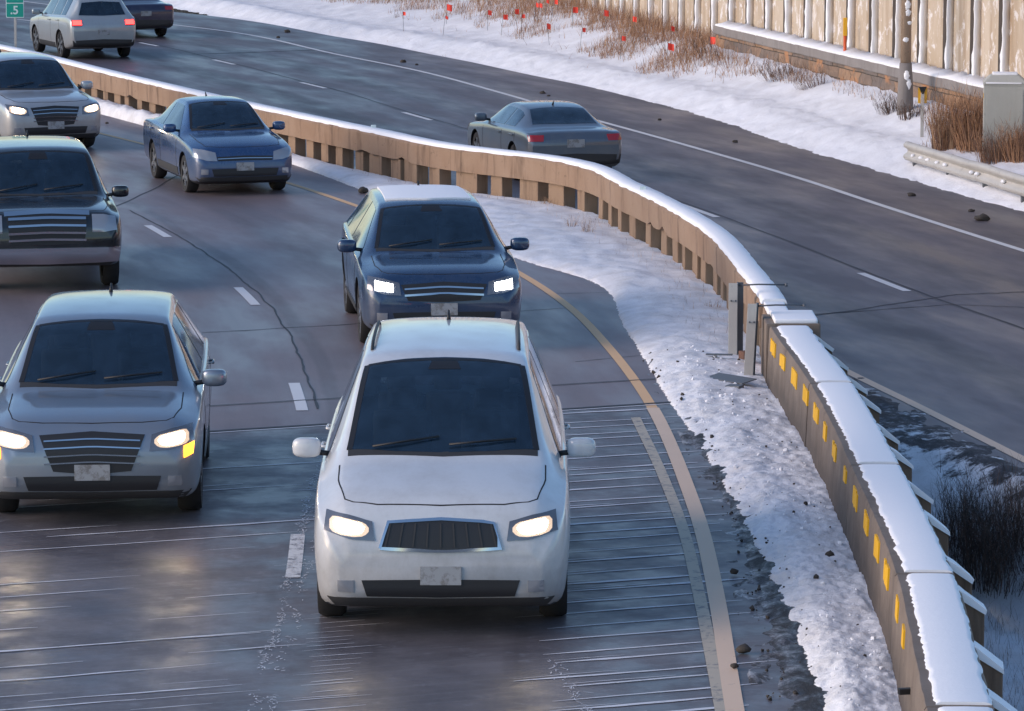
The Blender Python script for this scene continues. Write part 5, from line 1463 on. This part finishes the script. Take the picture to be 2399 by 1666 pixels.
    if lamps:
        for h_, s_ in zip(heads, (1, -1)):
            t_, b_ = [(p[0] * s_, p[1]) for p in bulb[0]], [(p[0] * s_, p[1]) for p in bulb[1]]
            if lamps == 'quad':
                for q in range(4):
                    f0, f1 = q / 4 + .02, (q + 1) / 4 - .02
                    L0 = lambda P, f: (P[1][0] + (P[4][0] - P[1][0]) * f, P[1][1] + (P[4][1] - P[1][1]) * f)
                    patch('lit_lamp', [L0(t_, f0), L0(t_, f1)], [L0(b_, f0), L0(b_, f1)], 'front', M['lit_white'], .016, 4, 4, h_)
            else:
                cxq = sum(p[0] for p in t_ + b_) / (2 * len(t_)); czq = sum(p[1] for p in t_ + b_) / (2 * len(t_))
                gro = lambda P, k: [(cxq + (p[0] - cxq) * k, czq + (p[1] - czq) * k) for p in P]
                patch('reflector_bowl', gro(t_, 1.12), gro(b_, 1.12), 'front', M['lit_reflector'], .013, 10, 6, h_)
                patch('lit_lamp', gro(t_, .86), gro(b_, .80), 'front', M[lamps], .017, 8, 6, h_)
            if beam:
                pt, _ = cast('front', .68 * s_, zn - .07)
                ld = bpy.data.lights.new('beam', 'SPOT'); ld.energy = beam; ld.color = (1.0, .80, .55) if lamps == 'lit_warm' else (.95, .98, 1.0); ld.spot_size = R(70); ld.spot_blend = 0.7; ld.shadow_soft_size = .09
                lo = bpy.data.objects.new('beam', ld); COL.objects.link(lo); lo.parent = root; lo.location = pt + Vector((.06, 0, 0)); lo.rotation_euler = (0, R(-90 + 12), 0) if False else Vector((-1, 0, .14)).to_track_quat('Z', 'Y').to_euler()
    if amber:
        patch('turn_lamp', [(.80, zn - .13), (.88, zn - .10)], [(.80, zn - .23), (.87, zn - .20)], 'front', M['lit_amber'], .014, 5, 5, None, True)
    if plate:
        patch('licence_plate', [(-.155, .575), (.155, .575)], [(-.155, .435), (.155, .435)], 'front', M['plate'], .016, 5, 4)
    # shut lines, sills, handles
    zc_ = lambda d: None
    strip('bonnet_gap', [(X(cw - .06), F[3](cw) * .985), (X(.6), F[3](.6) * .985), (X(.22), F[3](.22) * .93), (X(.16), F[3](.2) * .62), (X(.14), 0)], .010, 'top', M['gap'], .002, True)
    for d in (hd - .62, hd + .76, min(hd + 1.66, L - .9)):
        strip('door_gap', [(X(d), sm(F[2](d)) - .0), (X(d), .62), (X(d), .36)], .011, 'left', M['gap'], .002, True)
    patch('sill', [(X(sh['axles'][0] + .5), .40), (X(sh['axles'][1] - .5), .40)], [(X(sh['axles'][0] + .5), .27), (X(sh['axles'][1] - .5), .27)], 'left', M['trim'], .01, 20, 3, None, True)
    for d in (hd + .55, hd + 1.42):
        for s in ('left', 'right'):
            p0, n0_ = cast(s, X(d), sm(F[2](d)) - .10); p1, n1_ = cast(s, X(d + .18), sm(F[2](d)) - .10)
            b2 = bmesh.new(); add_tube(b2, [p0, p0 + n0_ * .035, p1 + n1_ * .035, p1], .012, 6); bm_obj('door_handle', b2, pm, root, True)
    # mirrors
    for s in (1, -1):
        d = hd - .48; p0, n0_ = cast('left' if s > 0 else 'right', X(d), sm(F[2](d)) + .05)
        b2 = bmesh.new(); bmesh.ops.create_uvsphere(b2, u_segments=20, v_segments=12, radius=1.0)
        for v in b2.verts:
            q = [math.copysign(abs(t_) ** 0.6, t_) for t_ in v.co]
            v.co = Vector((q[0] * .065 - abs(q[1]) * .02, q[1] * .115, q[2] * .078))
        bmesh.ops.translate(b2, verts=b2.verts[:], vec=p0 + Vector((.02, s * .17, .055)))
        mo = bm_obj('mirror', b2, pm, root, True)
        b2 = bmesh.new(); add_tube(b2, [p0 - Vector((0, s * .03, 0)), p0 + Vector((0.01, s * .10, .02))], .022, 6); bm_obj('bracket', b2, M['black'], mo)
    # wheels
    for a in ax:
        for s in (1, -1):
            b2 = bmesh.new(); y0_ = s * (F[0](L / 2 - a) - .015); prof = [(wr - .115, -.02), (wr - .02, -.012), (wr, -.05), (wr, -.19), (wr - .03, -.225), (wr - .115, -.215)]
            ns_ = 36; rg = []
            for q in range(ns_):
                t = 2 * math.pi * q / ns_; rg.append([b2.verts.new((a + r_ * math.cos(t), y0_ + s * y_, wr + r_ * math.sin(t))) for r_, y_ in prof])
            for q in range(ns_):
                for j in range(len(prof)):
                    f = b2.faces.new((rg[q][j], rg[(q + 1) % ns_][j], rg[(q + 1) % ns_][(j + 1) % len(prof)], rg[q][(j + 1) % len(prof)])); f.smooth = True
            whl = bm_obj('tyre', b2, M['tyre'], root, True, 50)
            b2 = bmesh.new(); rr = wr - .112
            bmesh.ops.create_cone(b2, cap_ends=True, segments=30, radius1=rr, radius2=rr, depth=.03, matrix=Matrix.Translation((a, y0_ - s * .09, wr)) @ Matrix.Rotation(R(90), 4, 'X'))
            for q in range(6):
                add_box(b2, (-.035, -.02, .03), (.035, .02, rr), 0, 0.006, 0, Matrix.Translation((a, y0_ - s * .04, wr)) @ Matrix.Rotation(2 * math.pi * q / 6, 4, 'Y'))
            bmesh.ops.create_cone(b2, cap_ends=True, segments=16, radius1=.06, radius2=.05, depth=.05, matrix=Matrix.Translation((a, y0_ - s * .035, wr)) @ Matrix.Rotation(R(90), 4, 'X'))
            bm_obj('rim', b2, M['rim'], whl)
    # cabin: dashboard, wheel, seats
    b2 = bmesh.new(); zd = sm(F[2](cw + .2)) - .02; wd_ = F[0](cw + .5) - .16
    add_box(b2, (X(cw + .85), -wd_, .66), (X(cw + .40), wd_, zd - .03), 0, .05); bm_obj('dashboard', b2, M['cabin'], root, True)
    b2 = bmesh.new(); cwl = Vector((X(cw + .93), .36, zd - .02))
    ring_ = [cwl + Vector((.07 * math.sin(t_) , .185 * math.cos(t_), .17 * math.sin(t_))) for t_ in [2 * math.pi * q / 24 for q in range(25)]]
    add_tube(b2, ring_, .014, 6); add_tube(b2, [ring_[0], cwl, ring_[12]], .012, 5); bm_obj('steering_wheel', b2, M['cabin'], root)
    rows_ = [(hd + .42, (.36, -.36)), (min(hd + 1.35, tail_d - .35), (.40, 0, -.40))]
    for dq, ys_ in rows_:
        for y_ in ys_:
            b2 = bmesh.new(); wz = .24 if len(ys_) == 2 else .19; top_ = min(sm(F[2](dq)) + .20, sm(F[4](dq)) - .24)
            add_box(b2, (X(dq + .06), y_ - wz, .62), (X(dq - .06), y_ + wz, top_), 0, .05)
            for v in b2.verts: v.co.x -= (v.co.z - .62) * .25
            add_box(b2, (X(dq + .02) - .2, y_ - .12, top_ + .02), (X(dq - .07) - .2, y_ + .12, top_ + .18), 0, .04)
            bm_obj('seat', b2, M['seat'], root, True)
    # roof rails, antenna
    if roof_rails:
        for s in (1, -1):
            pts = []
            for d in np.linspace(hd + .35, L - 1.0, 9):
                p0, n0_ = cast('top', X(d), s * F[3](d) * .9); pts.append(p0 + Vector((0, 0, .035 if 0 < len(pts) < 8 else 0.0)))
            b2 = bmesh.new(); add_tube(b2, pts, .014, 6); bm_obj('roof_rail', b2, M['trim'], root, True)
    if roof_sheen:  # pale patch in the snow material, painted in place of grazing sky reflection
        patch('roof_sheen', [(X(hd + .30), -.52), (X(hd + .2), 0), (X(hd + .30), .52)], [(X(L - .75), -.50), (X(L - .7), 0), (X(L - .75), .50)], 'top', M['snow_clean'], .02, 20, 14)
    p0, _ = cast('top', X(L - 1.0 if shape != 'sedan' else 3.1), 0)
    b2 = bmesh.new(); add_tube(b2, [p0, p0 + Vector((-.08, 0, .07))], [.02, .008], 6); bm_obj('antenna', b2, M['black'], root, True)
    return root

PW = paint('white_paint_car', (0.58, 0.60, 0.62), .30, 0.0, 1.0, .92)
PS = paint('silver_blue_paint', (0.24, 0.28, 0.33), .30, .55, .7, .7)
PS2 = paint('silver_paint', (0.42, 0.435, 0.45), .30, .45, .85, .85)
PB = paint('dark_blue_paint', (0.018, 0.045, 0.105), .26, .3, .55, .6)
PN = paint('bright_blue_paint', (0.022, 0.065, 0.17), .26, .3, .6, .65)
PK = paint('black_paint', (0.008, 0.009, 0.012), .24, .1, .5, .6)
PSD = paint('blue_grey_paint', (0.10, 0.125, 0.16), .30, .4, .8, .8)
PD = paint('navy_paint', (0.020, 0.022, 0.055), .28, .2, .5, .6)
PG = paint('pale_grey_paint', (0.36, 0.40, 0.42), .32, .35, .85, .9)

def place(shape, px1, px2, z, dirx, zb=0.0, drop=0.0):
    """centre of a vehicle whose nose (or tail) mid-point between the two lamps is surveyed"""
    L = SHAPES[shape]['L']
    a, b = G(*px1, z), G(*px2, z); m = (a + b) / 2
    d = Vector((dirx, -math.sqrt(1 - dirx * dirx), 0))
    c = m - d * (L / 2 - .1)
    return (c.x, c.y, zb), math.atan2(d.y, d.x)

pos, hd_ = place('van', (787, 1192), (1190, 1180), .85, 0.0)
make_car('minivan', 'white minivan with warm headlights on, largest vehicle, on the concrete deck beside the yellow line', 'minivan', 'van', pos, hd_, PW, hs=1.12, grille='mesh', beam=3.5, roof_rails=True)
pos, hd_ = place('suv', (40, 983), (372, 965), .83, .055)
make_car('crossover', 'grey-blue crossover at the lower left with headlights and orange turn lamps lit', 'car', 'suv', pos, hd_, PS, hs=.92, grille='v', amber=True, beam=4.5)
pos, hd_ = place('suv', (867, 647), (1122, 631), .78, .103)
make_car('hatchback', 'dark blue car with sky sheen painted pale on its roof and white quad headlights behind the white minivan', 'car', 'suv', pos, hd_, PB, hs=.86, lamps='quad', grille='bar', roof_sheen=True, beam=0)
pos, hd_ = place('pickup', (-8, 502), (217, 492), .95, .18)
make_car('sport_utility_vehicle', 'black sport utility vehicle with chrome grille at the left edge, headlights off', 'car', 'pickup', pos, hd_, PK, hs=.9, lamps=None)
pos, hd_ = place('sedan', (465, 350), (640, 352), .65, .292)
make_car('sedan', 'blue sedan with its lights off nearing the concrete rail', 'car', 'sedan', pos, hd_, PN, lamps=None, hs=1.08, scale=(.93, .93, .95), grille='slim')
pos, hd_ = place('suv', (50, 243), (193, 240), .82, .387)
make_car('crossover', 'silver crossover with bright warm headlights at the far left before the rail', 'car', 'suv', pos, hd_, PS2, grille='v', hs=.92)
# far carriageway, driving away
def place_rear(shape, px1, px2, z, dirx, zb):
    L = SHAPES[shape]['L']; a, b = G(*px1, z), G(*px2, z); m = (a + b) / 2
    d = Vector((-dirx, math.sqrt(1 - dirx * dirx), 0)); c = m + d * (L / 2 - .08)
    return (c.x, c.y, zb), math.atan2(d.y, d.x)
pos, hd_ = place_rear('suv', (182, 49), (280, 47), .62, .355, ZR)
make_car('crossover', 'pale grey crossover seen from behind with red tail lamps lit', 'car', 'suv', pos, hd_, PG, lamps=None)
pos, hd_ = place_rear('sedan', (300, 22), (352, 20), .45, .40, ZR)
make_car('sedan', 'dark navy sedan cut by the top edge, ahead of the pale grey crossover', 'car', 'sedan', pos, hd_, PD, lamps=None, tail=None)
pos, hd_ = place_rear('sedan', (1235, 300), (1345, 300), .5, .25, ZR)
make_car('sedan', 'blue-grey sedan driving away behind the concrete rail', 'car', 'sedan', pos, hd_, PSD, hs=.86, lamps=None, tail=None)


# ------------------------------------------------------------------ camera, sky, sun
cam = bpy.data.cameras.new('camera'); co = bpy.data.objects.new('camera', cam); COL.objects.link(co)
co.location = (0, 0, HC); co.rotation_euler = (R(90) - PITCH, 0, 0)
cam.sensor_width = 36.0; cam.sensor_fit = 'HORIZONTAL'; cam.lens = 36.0 * FPX / 2399.0; cam.clip_start = 0.5; cam.clip_end = 4000
S.camera = co
W = bpy.data.worlds.new('World'); S.world = W; W.use_nodes = True
nt = W.node_tree; bg = nt.nodes['Background']
sky = nt.nodes.new('ShaderNodeTexSky'); sky.sky_type = 'NISHITA'; sky.sun_disc = False
SUN_EL, SUN_AZ = R(22), R(-105)             # azimuth measured from +Y towards +X: sun to the left, a little behind
sky.sun_elevation = SUN_EL; sky.sun_rotation = SUN_AZ
sky.air_density = 1.0; sky.dust_density = 0.6; sky.ozone_density = 3.2
nt.links.new(sky.outputs[0], bg.inputs[0]); bg.inputs[1].default_value = 0.15
su = bpy.data.lights.new('sun', 'SUN'); su.energy = 1.75; su.angle = R(45); su.color = (1.0, 0.77, 0.63)
so = bpy.data.objects.new('sun', su); COL.objects.link(so)
dirv = Vector((math.sin(SUN_AZ) * math.cos(SUN_EL), math.cos(SUN_AZ) * math.cos(SUN_EL), math.sin(SUN_EL)))
so.rotation_euler = dirv.to_track_quat('Z', 'Y').to_euler(); so.location = (-20, 10, 30)
vs_ = S.view_settings; vs_.view_transform = 'Standard'; vs_.look = 'None'; vs_.gamma = 1.0; vs_.exposure = 0.50
S.cycles.use_denoising = True
